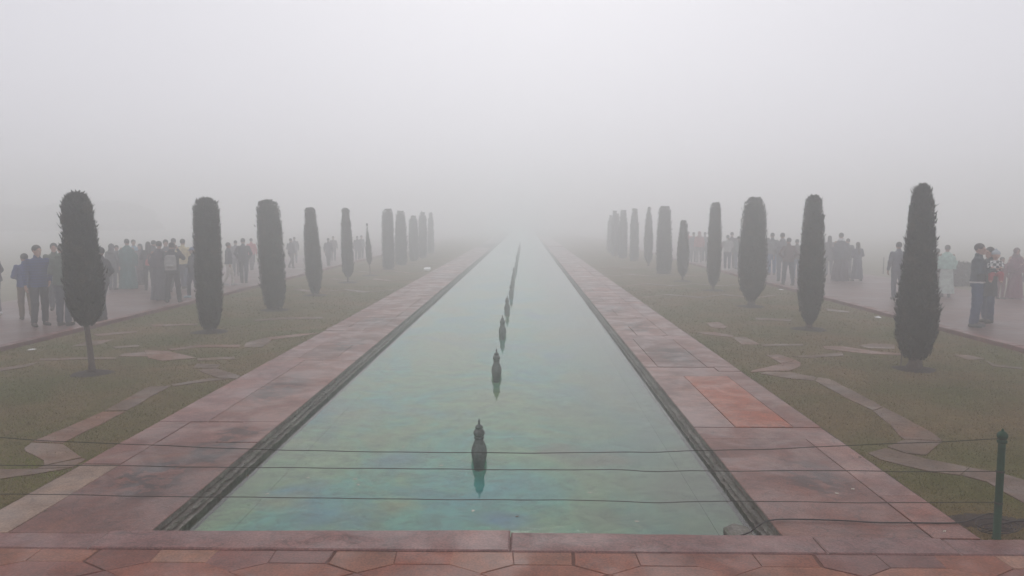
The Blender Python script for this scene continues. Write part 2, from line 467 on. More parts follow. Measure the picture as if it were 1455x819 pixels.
# ------------------------------------------------------------------ the setting
PX0, PX1 = -2.715, 1.845                # pool edges
WZ = -0.13                            # water level
WL, WR = -4.10, 3.23                  # outer edges of the walkways
GL, GR = -9.07, 8.55                  # lawn / promenade
FL, FR = -14.4, 14.3                  # promenade / field
YK = 5.255                             # back of the front kerb
YEND, XEND, YB = 220.0, 160.0, -14.0

def sheet(name, x0, x1, y0, y1, z, mat, nx=1, ny=1):
    xs, ys = np.linspace(x0, x1, nx + 1), np.linspace(y0, y1, ny + 1)
    V = [(x, y, z) for y in ys for x in xs]
    F = [(j * (nx + 1) + i, j * (nx + 1) + i + 1, (j + 1) * (nx + 1) + i + 1, (j + 1) * (nx + 1) + i) for j in range(ny) for i in range(nx)]
    return tag(obj(name, V, F, mat), kind="structure")

lawn_l = sheet("lawn", GL, WL, YK, YEND, -0.022, M["lawn"])
lawn_r = sheet("lawn", WR, GR, YK, YEND, -0.022, M["lawn"])
prom_l = sheet("promenade", FL, GL - 0.16, YK, YEND, 0.0, M["brick"])
prom_r = sheet("promenade", GR + 0.16, FR, YK, YEND, 0.0, M["brick"])
field_l = sheet("field", -XEND, FL, YK, YEND, -0.01, M["field"])
field_r = sheet("field", FR, XEND, YK, YEND, -0.01, M["field"])
walk_l = sheet("walkway", WL, PX0 - 0.001, YK, YEND, -0.028, M["mortar"])
walk_r = sheet("walkway", PX1 + 0.001, WR, YK, YEND, -0.028, M["mortar"])
terrace = sheet("terrace", -XEND, XEND, YB, YK, -0.0065, M["joint"])
pool_floor = sheet("pool_floor", PX0 - 0.3, PX1 + 0.3, 4.75, YEND, -0.245, M["bed"])
water = sheet("water", PX0 - 0.05, PX1 + 0.05, 4.9, YEND, WZ, M["water"])
# shallow submerged step along both sides of the bed
for nm, xa, xb in (("pool_step", PX0 - 0.1, PX0 + 0.36), ("pool_step", PX1 - 0.30, PX1 + 0.1)):
    V, F = box_vf(xa, xb, 5.0, YEND, -0.5, -0.238)
    tag(obj(nm, V, F, M["bed"]), kind="structure", label="submerged painted step along the pool side")

# --- paving slabs of the two walkways
def lin(c, k): return tuple(min(1, x * k) for x in c)
MAUVE, PINK, ORANGE, PALE = (0.155, 0.064, 0.049), (0.178, 0.090, 0.074), (0.270, 0.062, 0.022), (0.230, 0.150, 0.105)
def slab(x0, x1, y0, y1, parent, c=None, name="slab", mat="sandstone", top=0.0):
    P = [(x0, y0), (x1, y0), (x1, y1), (x0, y1)]
    V, F = stone_vf(P, top + random.uniform(-0.004, 0.004), 0.05, 0.0035, 0.004, 0.002, (random.uniform(-.003, .003), random.uniform(-.002, .002)))
    o = obj(name, V, F, M[mat], parent)
    b = c or random.choice((MAUVE, MAUVE, PINK, (0.175, 0.088, 0.078), (0.190, 0.082, 0.064)))
    k = random.uniform(0.80, 1.20)
    o.color = (*lin(b, k), 1)
    return o

def row(y0, y1, xs, parent, cols=None):
    for i in range(len(xs) - 1):
        slab(xs[i], xs[i + 1], y0, y1, parent, (cols or {}).get(i))
# left
row(YK, 7.51, (-3.74, PX0), walk_l, {0: MAUVE})
row(YK, 6.80, (WL, -3.74), walk_l, {0: PALE}); row(6.80, 8.29, (WL, -3.74), walk_l, {0: MAUVE})
row(7.51, 8.29, (-3.74, -3.15, PX0), walk_l, {0: (0.185, 0.078, 0.062), 1: MAUVE})
row(8.29, 12.04, (WL, -3.55), walk_l); row(8.29, 10.6, (-3.55, PX0), walk_l); row(10.6, 12.04, (-3.55, PX0), walk_l)
row(12.04, 12.25, (WL, PX0), walk_l, {0: (0.20, 0.085, 0.062)})
y = 12.25
while y < 62:
    L = random.uniform(2.6, 3.1)
    c = random.choice((-3.2, -3.1, -3.0))
    row(y, y + L, (WL, -3.72), walk_l)
    m = y + L * random.uniform(0.35, 0.65)
    row(y, m, (-3.72, c, PX0), walk_l); row(m, y + L, (-3.72, c, PX0) if random.random() < .6 else (-3.72, PX0), walk_l)
    row(y + L, y + L + 0.5, (WL, -3.3, PX0), walk_l)
    y += L + 0.5
YL = y
# right
row(YK, 7.73, (PX1, 2.90), walk_r, {0: MAUVE}); row(YK, 6.1, (2.90, WR), walk_r); row(6.1, 7.73, (2.90, WR), walk_r)
row(7.73, 8.165, (PX1, WR), walk_r, {0: MAUVE})
row(8.165, 10.88, (PX1, 2.30, 2.93, WR), walk_r, {1: ORANGE, 0: PINK, 2: MAUVE})
row(10.88, 11.25, (PX1, WR), walk_r, {0: PINK}); row(11.25, 11.57, (PX1, 2.9, WR), walk_r)
row(11.57, 14.3, (PX1, 2.05, 2.80, WR), walk_r); row(14.3, 14.8, (PX1, 2.7, WR), walk_r)
y = 14.8
while y < 62:
    L = random.uniform(2.6, 2.9)
    row(y, y + L, (2.80, WR), walk_r)
    m = y + L * random.uniform(0.4, 0.6)
    row(y, m, (PX1, 2.2, 2.80), walk_r); row(m, y + L, (PX1, 2.80), walk_r)
    row(y + L, y + L + 0.45, (PX1, 2.6, WR), walk_r)
    y += L + 0.45
row(YL, 120, (WL, PX0), walk_l); row(y, 120, (PX1, WR), walk_r)

# --- pool walls: moulded coping stones, one part each
def pool_wall(sgn, xe, label):
    root = empty("pool_wall", (xe, YK, 0))
    tag(root, label, "wall")
    prof = [(-0.12, -0.03), (0.0, -0.010), (0.004, -0.048), (-0.010, -0.054), (-0.010, -0.064), (0.026, -0.072), (0.036, -0.086), (0.032, -0.098), (0.018, -0.105), (0.022, -0.113), (0.055, -0.121), (0.055, -0.44), (-0.12, -0.44)]
    y = YK - 0.25
    first = True
    while y < 120:
        L = random.uniform(1.2, 2.1) if y < 45 else 25.0
        n = max(2, int(L / (0.06 if y < 14 else 0.16 if y < 45 else 5.0)))
        V, F = [], []
        m = len(prof)
        for i in range(n + 1):
            yy = y + 0.003 + (L - 0.006) * i / n
            for k, (dx, z) in enumerate(prof):
                j = 0.0 if k in (0, m - 1) else (random.uniform(-0.009, 0.007) if y < 45 else 0)
                jz = 0.0 if k in (0, 1, m - 1, m - 2) else random.uniform(-0.005, 0.005)
                V.append((sgn * (dx + (j if k > 1 else j * 0.25)), yy - YK, z + jz))
            if i:
                for k in range(m):
                    k2 = (k + 1) % m
                    q = ((i - 1) * m + k, (i - 1) * m + k2, i * m + k2, i * m + k)
                    F.append(q if sgn > 0 else q[::-1])
        F.append(tuple(range(m)) if sgn < 0 else tuple(range(m))[::-1])
        F.append(tuple(n * m + k for k in range(m)) if sgn > 0 else tuple(n * m + k for k in range(m))[::-1])
        obj("coping_stone", V, F, M["mossy"], root)
        y += L
    return root
pool_wall(1, PX0, "dark mossy stone wall with a worn moulding along the left edge of the pool")
pool_wall(-1, PX1, "dark mossy stone wall with a worn moulding along the right edge of the pool")
V, F = stone_vf([(1.53, 5.20), (1.72, 5.20), (1.72, 5.70), (1.62, 5.77), (1.53, 5.69)], -0.095, 0.3, 0, 0.02, 0.01)
tag(obj("stone_block", V, F, M["mossy"]), "small mossy stone block in the near right corner of the pool under the black cable", "stone block")
V, F = box_vf(0.95, 1.42, 5.62, 5.70, -0.30, -0.18)
tag(obj("submerged_bar", V, F, M["mossy"]), "dark submerged bar lying near the front right corner of the pool floor", "bar")

# --- front kerb
kerb_root = empty("front_kerb", (0, 5.15, 0))
tag(kerb_root, "long low red stone kerb crossing the foreground in front of the pool", "kerb")
KS = [(-7.0, -4.6, YK, YK), (-4.6, -3.0, YK, YK + .005), (-3.0, -0.10, YK + 0.03, YK + 0.085), (-0.10, 2.05, YK + 0.06, YK + 0.035), (2.05, 2.95, YK + .02, YK + .01), (2.95, 4.4, YK, YK), (4.4, 7.0, YK, YK)]
KF = 4.99
for i, (a, b, y0, y1) in enumerate(KS):
    top = (0.006, 0.004, 0.012, 0.006, 0.006, 0.003, 0.005)[i]
    V, F = stone_vf([(a, KF), (b, KF), (b, y1), (a, y0)], top, 0.30, 0.003, 0.012, 0.006)
    o = obj("kerb_stone", [(x, yy - 5.15, z) for x, yy, z in V], F, M["sandstone"], kerb_root)
    o.color = (*lin((0.165, 0.078, 0.070), random.uniform(0.9, 1.1)), 1)
V, F = box_vf(PX0 - 0.2, PX1 + 0.2, 4.7, 5.20, -0.5, -0.04)     # basin end wall under the kerb
tag(obj("pool_end_wall", V, F, M["mossy"]), "stone wall closing the near end of the pool below the kerb", "wall")

# --- foreground paving: elongated hexagons and oblongs
W0, W1, YT = 0.41, 0.40, KF
pave = []
def paver(P, c=None):
    P = [(x, y) for x, y in P]
    V, F = stone_vf(P, random.uniform(-0.0015, 0.0015), 0.035, 0.0015, 0.004, 0.006, (random.uniform(-.003, .003), random.uniform(-.003, .003)))
    o = obj("paving_stone", V, F, M["paver"], terrace)
    b = c or random.choice(((0.180, 0.058, 0.033), (0.168, 0.052, 0.031), (0.155, 0.054, 0.038), (0.190, 0.072, 0.042), (0.140, 0.054, 0.044)))
    o.color = (*lin(b, random.uniform(0.88, 1.12)), 1)
per = W0 + W1
for k in range(-8, 9):
    x = 0.34 + k * per - (0.02 if k % 2 else 0)
    a, b, c, dd = YT, YT - 0.19, YT - 0.32, YT - 0.51
    paver([(x, a), (x + W0, a), (x + W0 + .01, b), (x + W0 / 2, c), (x - .01, b)])
    paver([(x + W0, a), (x + per, a), (x + per - .01, b), (x + W0 + .01, b)], random.choice((None, None, (0.245, 0.120, 0.078))))
    paver([(x + W0 / 2, c), (x + W0 + .01, b), (x + per - .01, b), (x + per + W0 / 2, c), (x + per - .01, c - .13), (x + W0 + .01, c - .13)])
    paver([(x - .01, c - .13), (x + W0 / 2, c), (x + W0 + .01, c - .13), (x + W0 + .01, c - .32), (x - .01, c - .32)])
    paver([(x + W0 + .01, c - .13), (x + per - .01, c - .13), (x + per - .01, c - .32), (x + W0 + .01, c - .32)])
    for q in range(3):
        yy = c - .32 - q * 0.42
        s_ = (q % 2) * per / 2
        paver([(x + s_, yy - .42), (x + s_ + per, yy - .42), (x + s_ + per, yy), (x + s_, yy)])

# --- promenade kerbs
def prom_kerb(x0, x1, label):
    root = empty("promenade_kerb", ((x0 + x1) / 2, 20, 0)); tag(root, label, "kerb")
    y = YK
    while y < 90:
        L = random.uniform(1.0, 1.8) if y < 50 else 13
        V, F = stone_vf([(x0, y), (x1, y), (x1, y + L), (x0, y + L)], 0.065 + random.uniform(-.006, .006), 0.12, 0.003, 0.012, 0.004 if y < 50 else 0)
        o = obj("kerb_stone", [(px - (x0 + x1) / 2, py - 20, pz) for px, py, pz in V], F, M["kerb"], root)
        o.color = (*lin((0.135, 0.042, 0.036), random.uniform(0.85, 1.2)), 1)
        y += L
prom_kerb(GL - 0.17, GL, "low dark red stone kerb between the left lawn and the promenade")
prom_kerb(GR, GR + 0.20, "low dark red stone kerb between the right lawn and the promenade")

# --- flagstones let into the lawns
Lc = lambda pts: [gp(x / 3.031, 430 + y / 3.031, -0.01) for x, y in pts]
Rc = lambda pts: [gp(960 + x / 2.925, 400 + y / 2.925, -0.01) for x, y in pts]
Rn = lambda pts: [gp(1200 + x / 3.16, 560 + y / 3.16, -0.01) for x, y in pts]
FLAG_L = [Lc(p) for p in (
    [(640, 362), (735, 357), (545, 463), (450, 465)], [(440, 470), (540, 468), (270, 603), (140, 597)],
    [(105, 625), (135, 602), (270, 608), (350, 665), (190, 700), (188, 678), (110, 640)], [(187, 703), (350, 669), (372, 672), (310, 708), (150, 714)],
    [(-160, 735), (0, 716), (150, 716), (300, 711), (150, 737), (0, 757), (-160, 790)],
    [(735, 352), (900, 325), (985, 328), (930, 334), (745, 359)], [(855, 290), (930, 282), (1035, 315), (1020, 327), (940, 323), (900, 310)],
    [(830, 281), (850, 262), (950, 266), (930, 281)], [(620, 205), (720, 208), (850, 238), (700, 250), (640, 238)], [(510, 230), (530, 220), (622, 212), (640, 232)],
    [(850, 240), (1010, 232), (1010, 242), (850, 249)], [(170, 240), (380, 235), (500, 236), (500, 242), (380, 243), (170, 249)],
    [(720, 200), (860, 182), (1035, 182), (1030, 191), (860, 192), (740, 205)], [(1060, 172), (1150, 150), (1170, 163), (1130, 190), (1050, 192)],
    [(1150, 150), (1280, 135), (1380, 130), (1300, 143), (1165, 160)], [(1090, 74), (1200, 64), (1390, 62), (1390, 69), (1200, 73), (1100, 80)],
    [(400, 135), (590, 122), (590, 128), (420, 145)], [(380, 165), (490, 158), (430, 180), (300, 190)], [(-20, 285), (170, 255), (120, 275), (-20, 297)],
    [(650, 94), (850, 90), (850, 96), (660, 103)], [(480, 190), (600, 182), (600, 189), (500, 196)])]
FLAG_R = [Rc(p) for p in (
    [(375, 305), (430, 303), (495, 325), (440, 342)], [(440, 343), (497, 326), (520, 337), (518, 352), (470, 371), (380, 371), (310, 377), (318, 369), (410, 348)],
    [(350, 381), (380, 374), (480, 377), (585, 397), (575, 411), (480, 403)], [(580, 412), (592, 398), (640, 405), (762, 466), (860, 520), (820, 535), (700, 478)],
    [(822, 537), (865, 523), (1060, 622), (1110, 660), (950, 654), (930, 640), (895, 596)], [(880, 685), (950, 656), (1110, 662), (1040, 720), (960, 712)],
    [(240, 232), (290, 230), (355, 262), (275, 262)], [(85, 212), (160, 210), (240, 224), (235, 231), (130, 220)], [(358, 260), (530, 259), (530, 266), (362, 268)],
    [(610, 268), (700, 270), (830, 290), (950, 299), (950, 306), (800, 300), (620, 279)], [(760, 265), (830, 257), (910, 262), (910, 280), (800, 277)],
    [(1150, 303), (1220, 306), (1285, 321), (1215, 325)], [(1280, 323), (1330, 345), (1440, 357), (1440, 363), (1320, 352)],
    [(130, 172), (180, 168), (215, 188), (200, 196), (150, 190)], [(620, 111), (720, 123), (720, 130), (635, 123)], [(330, 150), (480, 157), (480, 165), (335, 159)],
    [(480, 310), (600, 304), (690, 294), (700, 307), (560, 316)])]
FLAG_R += [Rn(p) for p in ([(160, 292), (105, 264), (180, 241), (380, 292), (560, 327), (520, 362), (390, 347)], [(563, 328), (700, 352), (830, 392), (950, 425), (950, 540), (806, 486), (640, 392), (525, 362)])]
def zigzag(x0, x1, y, lst, n=5):                 # the star borders go on down the lawn
    xs = np.linspace(x0, x1, n + 1)
    for i in range(n):
        a, b = y + (0.55 if i % 2 else -0.35), y + (-0.35 if i % 2 else 0.55)
        w_ = 0.30
        lst.append([(xs[i], a), (xs[i + 1], b), (xs[i + 1] + .12, b + w_), (xs[i] + .12, a + w_)])
for yy in (24, 28.5, 33, 38): zigzag(WL - 4.2, WL - 0.2, yy, FLAG_L)
for yy in (22.5, 26.5, 31, 36): zigzag(WR + 0.2, WR + 4.4, yy, FLAG_R)
for lst, par in ((FLAG_L, lawn_l), (FLAG_R, lawn_r)):
    for P in lst:
        near = np.mean([p[1] for p in P]) < 15
        V, F = stone_vf(P, -0.012, 0.06, 0.0, 0.004, 0.012 if near else 0.008)
        o = obj("flagstone", V, F, M["flag"], par)
        o.color = (*lin(random.choice(((0.120, 0.073, 0.050), (0.130, 0.082, 0.057), (0.110, 0.070, 0.047), (0.150, 0.072, 0.046))), random.uniform(0.9, 1.15)), 1)

# --- grass blades (nobody could count them: stuff)
def in_poly(X, Y, P):
    ins = np.zeros(len(X), bool)
    n = len(P)
    for i in range(n):
        x1, y1 = P[i]; x2, y2 = P[(i + 1) % n]
        c = ((y1 > Y) != (y2 > Y)) & (X < (x2 - x1) * (Y - y1) / (y2 - y1 + 1e-12) + x1)
        ins ^= c
    return ins
TREES_XY = []
def grass(x0, x1, flags, label):
    Vs = []
    for (ya, yb, dens, hgt, wid) in ((YK + .02, 7.5, 3000, .022, .006), (7.5, 10.5, 1700, .024, .008), (10.5, 15, 800, .026, .012), (15, 26, 260, .028, .020)):
        n = int((x1 - x0) * (yb - ya) * dens)
        X, Y = rng.uniform(x0, x1, n), rng.uniform(ya, yb, n)
        bad = np.zeros(n, bool)
        for P in flags: bad |= in_poly(X, Y, P) & (rng.random(n) > 0.16)
        for (tx, ty, tr) in TREES_XY: bad |= (X - tx) ** 2 + (Y - ty) ** 2 < (tr * 0.95) ** 2
        # worn thin patches
        patch = np.sin(X * 2.1 + 1.3 * np.sin(Y * 1.7)) * np.sin(Y * 1.4 + X) > 0.55
        bad |= patch & (rng.random(n) < 0.5)
        X, Y = X[~bad], Y[~bad]; n = len(X)
        a = rng.uniform(0, 2 * math.pi, n); h = hgt * rng.uniform(0.5, 1.25, n); w_ = wid * rng.uniform(0.6, 1.4, n)
        lean = rng.uniform(0.3, 1.4, n) * h; la = rng.uniform(0, 2 * math.pi, n)
        Z = np.full(n, -0.023)
        p0 = np.stack([X - w_ / 2 * np.cos(a), Y - w_ / 2 * np.sin(a), Z], 1)
        p1 = np.stack([X + w_ / 2 * np.cos(a), Y + w_ / 2 * np.sin(a), Z], 1)
        p2 = np.stack([X + lean * np.cos(la), Y + lean * np.sin(la), Z + h], 1)
        Vs.append(np.stack([p0, p1, p2], 1).reshape(-1, 3))
    V = np.concatenate(Vs)
    o = obj("grass", V, np.arange(len(V)).reshape(-1, 3), M["grass"])
    return tag(o, label, "grass", kind="stuff")

# ------------------------------------------------------------------ trees
def fbm(x, y):
    return np.sin(3.1 * x + 1.7 * y) * .4 + np.sin(7.3 * x - 3.9 * y + 1) * .3 + np.sin(13.7 * x + 9.1 * y + 2) * .2 + np.sin(23 * x - 17 * y) * .15

def cypress(u, vb, vt, vcb, prof, label, lean=0.0, soil=True, trunk_r=0.035, leaves=6000, spike=False):
    """prof: (fraction up the crown, half width in photo px)."""
    X, Y = gp(u, vb, -0.02)
    mpp = Y / FOC * 1.005                              # metres per photo pixel at this depth
    zt, zb = (313 - vt) * mpp + CAM_H, CAM_H - (vcb - 313) * mpp
    H = zt - zb
    seed = random.uniform(0, 50)
    root = empty("cypress_tree", (X, Y, -0.02))
    tag(root, label, "tree", "clipped cypresses lining the pool")
    fr, hw = np.array([p[0] for p in prof]), np.array([p[1] for p in prof]) * mpp * 0.97
    hw = np.maximum(hw * 0.35, hw - max(0.045, 1.7 * mpp) * 0.55)   # leave room for the sprays
    zt -= 0.035; H = zt - zb
    def rad(t): return np.interp(t, fr, hw)
    cxs = lambda z: lean * z
    # dense core
    nz, ns = 34, 26
    V, F = [], []
    for i in range(nz + 1):
        t = i / nz
        for k in range(ns):
            a = 2 * math.pi * k / ns
            r = (float(rad(t)) * 0.90 if 0 < i < nz else 0.01) * (1 + 0.08 * float(fbm(a + seed, t * 2.5)))
            z = zb + t * H * 0.985
            V.append((cxs(z) + r * math.cos(a), r * math.sin(a), z + 0.02))
        if i:
            for k in range(ns):
                k2 = (k + 1) % ns
                F.append(((i - 1) * ns + k, (i - 1) * ns + k2, i * ns + k2, i * ns + k))
    n = leaves
    t = rng.uniform(0, 1, n)
    w = rad(t) / hw.max()
    t = t[rng.random(n) < np.clip(w * 1.1, 0.15, 1)]
    ntop = int(n * 0.05); t = np.concatenate([t, rng.uniform(0.965, 1.0, ntop)])
    n = len(t); a = rng.uniform(0, 2 * math.pi, n)
    bump = 1 + 0.08 * fbm(a + seed, t * 2.5) + 0.075 * fbm(a * 3.3 + seed, t * 14)
    r = rad(t) * bump * rng.uniform(0.86, 1.03, n)
    sprig = rng.random(n) < 0.05; r = np.where(sprig, r + rng.uniform(0.0, 0.035, n), r)
    z = zb + t * H + 0.02
    base = np.stack([cxs(z) + r * np.cos(a), r * np.sin(a), z], 1)
    out = np.stack([np.cos(a), np.sin(a), np.zeros(n)], 1); tan = np.stack([-np.sin(a), np.cos(a), np.zeros(n)], 1)
    up = np.array([0, 0, 1.0])
    L = (max(0.045, 1.7 * mpp) * rng.uniform(0.6, 1.7, n) * np.where(sprig, 1.5, 1.0))[:, None]
    dirn = out * rng.uniform(0.1, 0.6, n)[:, None] + up * rng.uniform(0.45, 1.0, n)[:, None] + tan * rng.uniform(-.45, .45, n)[:, None]
    sd = tan * rng.uniform(.5, 1, n)[:, None] + out * rng.uniform(-.6, .6, n)[:, None]
    wd = L * 0.30
    p = np.stack([base - sd * wd, base + sd * wd, base + dirn * L], 1).reshape(-1, 3)
    nv = len(V)
    V = np.concatenate([np.array(V), p])
    Fl = [tuple(f) for f in F] + [tuple(x) for x in (np.arange(len(p)).reshape(-1, 3) + nv)]
    crown = obj("crown", V.tolist(), Fl, M["leaf"], root)
    crown["kind"] = "stuff"
    # trunk
    pts = []
    ztop = zb + H * 0.25
    for i in range(9):
        q = i / 8; zz = q * ztop
        pts.append((cxs(zz) + 0.012 * math.sin(q * 5 + seed), 0.01 * math.cos(q * 4 + seed), zz))
    V, F = tube(pts, [trunk_r * (1.5 if i == 0 else 1.1 - 0.3 * i / 8) for i in range(9)], 8)
    obj("trunk", V, F, M["bark"], root, smooth=True)
    if soil:
        rs = 27 * mpp * (15.5 / Y) ** 0.2 if Y < 25 else 17 * mpp
        rs = min(rs, 0.36)
        Vs, Fs = [], []
        for k in range(26):
            aa = 2 * math.pi * k / 26; q = rs * (1 + 0.08 * math.sin(aa * 3 + seed) + random.uniform(-.05, .05))
            Vs.append((X + q * math.cos(aa), Y + q * math.sin(aa), -0.018))
        for k in range(26):
            aa = 2 * math.pi * k / 26; q = rs * 0.6
            Vs.append((X + q * math.cos(aa), Y + q * math.sin(aa), 0.004 + random.uniform(-.006, .01)))
        Vs.append((X, Y, 0.02))
        Fs = [(k, (k + 1) % 26, 26 + (k + 1) % 26, 26 + k) for k in range(26)] + [(26 + k, 26 + (k + 1) % 26, 52) for k in range(26)]
        tag(obj("soil_patch", Vs, Fs, M["soil"]), kind="structure")
        TREES_XY.append((X, Y, rs))
    return root

TL = [  # u, vb, vt, crown bottom v, profile, label, lean, trunk r, leaves
    (130, 531, 273, 465, [(0, 10), (.06, 19), (.15, 25), (.35, 28), (.55, 25), (.8, 22), (.92, 20), (.965, 16.5), (.99, 10), (1, 4)], "nearest cypress of the left row, on a bare leaning trunk", -0.038, .042, 16000),
    (299, 472, 281, 470, [(0, 10), (.05, 15), (.2, 19), (.5, 20), (.85, 19), (.94, 18), (.975, 14), (.993, 8), (1, 4)], "broad flat topped cypress leafy to the ground, second in the left row", 0, .05, 12000),
    (391, 441, 284, 440, [(0, 11), (.06, 15), (.2, 18.5), (.5, 19.5), (.8, 17.5), (.94, 16.5), (.975, 13), (.993, 8), (1, 4)], "broad blocky cypress leafy to the ground, third in the left row", -0.045, .05, 9000),
    (448, 420, 295, 418, [(0, 6), (.08, 9), (.25, 13), (.5, 12.5), (.75, 11), (.87, 8.5), (.96, 9), (1, 5)], "narrow ragged cypress with a knobbly top, fourth in the left row", -0.04, .05, 6500),
    (495, 402, 296, 394, [(0, 4), (.08, 8.5), (.3, 9.5), (.6, 8.5), (.8, 7.5), (.88, 6), (.97, 6), (1, 3)], "slim cypress with short bare trunk and pinched top, fifth in the left row", -0.02, .035, 5000),
    (526, 392, 318, 376, [(0, 2), (.1, 4.5), (.3, 5), (.6, 3.5), (.8, 1.8), (.9, .8), (1, .3)], "thin young cypress tapering to a spike in the left row", -0.05, .02, 2200),
    (552, 383, 297, 383, [(0, 7), (.06, 9.5), (.4, 10), (.85, 9), (.95, 8), (1, 4)], "wide cypress just beyond the thin spiky one in the left row", 0, .05, 3500),
    (570, 377, 300, 377, [(0, 7), (.06, 9.5), (.4, 10), (.85, 8), (.95, 7), (1, 4)], "hazy cypress half hidden behind the wide one in the left row", 0, .05, 3000),
    (588, 371, 307, 371, [(0, 5), (.1, 8), (.6, 8), (.9, 7), (1, 3)], "short faint cypress in the left row before the last visible ones", 0, .05, 2200),
    (601, 367, 302, 367, [(0, 5), (.1, 7), (.6, 7), (.9, 6), (1, 3)], "tall faint cypress behind the short one in the left row", 0, .05, 2000)]
for (u, vb, vt, vcb, pr, lb, ln, tr, lv) in TL:
    cypress(u, vb, vt, vcb, pr, lb, ln, vb > 380, tr, lv)
TR = [
    (1299, 525, 263, 509, [(0, 16), (.05, 22), (.14, 28), (.28, 29.5), (.5, 24), (.7, 20), (.88, 17), (.96, 13), (.985, 8), (1, 3)], "nearest and tallest cypress of the right row, with a pointed tip", 0.0, .095, 18000),
    (1150, 468, 278, 461, [(0, 5), (.06, 12), (.2, 18), (.35, 19.5), (.6, 17), (.85, 14.5), (.96, 12), (1, 5)], "dark cypress narrowing to a short trunk, second in the right row", 0, .06, 10000),
    (1067, 436, 281, 428, [(0, 6), (.06, 12), (.12, 18), (.3, 22), (.6, 20), (.85, 17), (.95, 14.5), (1, 7)], "broad round topped cypress on a stout trunk, third in the right row", 0.01, .09, 9000),
    (1013, 413, 288, 406, [(0, 4), (.06, 8), (.2, 10.5), (.5, 11), (.8, 9), (.95, 8), (1, 4)], "slender straight cypress on a short trunk, fourth in the right row", 0.01, .045, 6000),
    (970, 400, 313, 393, [(0, 3), (.1, 7.5), (.35, 9.5), (.6, 8.5), (.8, 6.5), (.95, 5.5), (1, 3)], "shortest cypress of the right row, tapering upwards", -0.005, .04, 4500),
    (943, 389, 293, 389, [(0, 9), (.04, 12), (.3, 12.5), (.7, 11), (.93, 9.5), (1, 6)], "wide blocky cypress standing on the grass next to the shortest one in the right row", 0, .06, 4500),
    (921, 378, 295, 374, [(0, 3), (.1, 6.5), (.4, 7.5), (.8, 5.5), (1, 2)], "slim hazy cypress with a small trunk beyond the blocky one in the right row", 0, .04, 2500),
    (901, 371, 297, 371, [(0, 6), (.1, 7.5), (.7, 7), (1, 4)], "faint upright cypress with a squared top in the right row", 0, .05, 2200),
    (885, 367, 299, 367, [(0, 6), (.1, 7.5), (.7, 7), (1, 4)], "fading cypress near the far end of the right row", 0, .05, 2000),
    (873, 364, 300, 364, [(0, 5), (.1, 6.5), (.7, 6), (1, 3)], "last but one visible cypress of the right row, almost lost in fog", 0, .05, 1600)]
for (u, vb, vt, vcb, pr, lb, ln, tr, lv) in TR:
    cypress(u, vb, vt, vcb, pr, lb, ln, vb > 380, tr, lv)
for k in range(2):
    yy = 47 + 3.9 * k
    for sx, x, off in (("left", -6.3, 0.0), ("right", 5.9, 1.7)):
        cu = 746 + x * FOC / (yy + off); cv = 313 + CAM_H * FOC / (yy + off)
        cypress(cu, cv, 313 - random.uniform(.25, .6) * FOC / (yy + off), cv, [(0, 4.5), (.1, 6), (.8, 5), (1, 2.5)],
                f"{('nearer', 'farther')[k]} of the two ghostly cypresses ending the {sx} row in the fog", 0, False, .05, 900)
# the bare stakes beside the nearest right-hand trunk
x, y = gp(1279.5, 522)
V, F = tube([(x, y, -.02), (x + .01, y, .18), (x - .005, y, .42)], 0.010, 6)
tag(obj("tree_stake", V, F, M["bark"]), "thin stake standing beside the trunk of the nearest right-hand cypress", "stake")

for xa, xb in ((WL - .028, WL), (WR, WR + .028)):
    sheet("edge_shadow_strip", xa, xb, YK, 60, -0.017, M["soil"])  # dark strip laid in for the shadow line between lawn and walkway
grass(GL, WL - .012, FLAG_L, "short brownish green grass of the lawn left of the pool")
grass(WR + .012, GR, FLAG_R, "short brownish green grass of the lawn right of the pool")

# bare earth around the post
x, y = 3.52, 5.62
Vs = [(x, y, 0.004)] + [(x + (0.30 + random.uniform(-.05, .05)) * math.cos(a * math.pi / 12), y + (0.16 + random.uniform(-.03, .03)) * math.sin(a * math.pi / 12), -0.019) for a in range(24)]
tag(obj("soil_patch", Vs, [(0, 1 + k, 1 + (k + 1) % 24) for k in range(24)], M["soil"]), kind="structure")

# ------------------------------------------------------------------ fountain heads
def fountain(i, x, y, lb):
    root = empty("fountain_head", (x, y, WZ)); root.scale = (.90, .90, .97); tag(root, lb, "fountain head", "lotus bud fountain heads down the middle of the pool")
    ns = 48 if i < 3 else 24 if i < 6 else 12
    rib = lambda i_, a: 0.055 * abs(math.sin(a * 7)) - 0.02
    V, F = lathe([(-.16, .045), (-.10, .055), (-.04, .066), (0, .074), (.03, .082), (.07, .086), (.11, .082), (.15, .068), (.185, .053), (.215, .046)], ns, rib)
    obj("bulb", V, F, M["bronze"], root, True)
    V, F = lathe([(.213, .047), (.218, .056), (.228, .058), (.236, .050), (.241, .046)], ns)
    obj("collar", V, F, M["bronze"], root, True)
    V, F = lathe([(.240, .046), (.252, .056), (.268, .062), (.285, .062), (.300, .052), (.312, .040), (.318, .032)], ns, rib)
    obj("upper_bulb", V, F, M["bronze"], root, True)
    V, F = lathe([(.317, .030), (.325, .042), (.335, .044), (.347, .036), (.358, .024), (.363, .013)], ns)
    obj("cap", V, F, M["bronze"], root, True)
    V, F = lathe([(.362, .011), (.372, .013), (.382, .009), (.392, .014), (.402, .011), (.415, .005), (.43, .002)], 12)
    obj("spike", V, F, M["bronze"], root, True)
ords = ["nearest", "second nearest", "third nearest", "fourth nearest", "fifth nearest", "sixth nearest", "seventh nearest", "eighth nearest", "ninth nearest"]
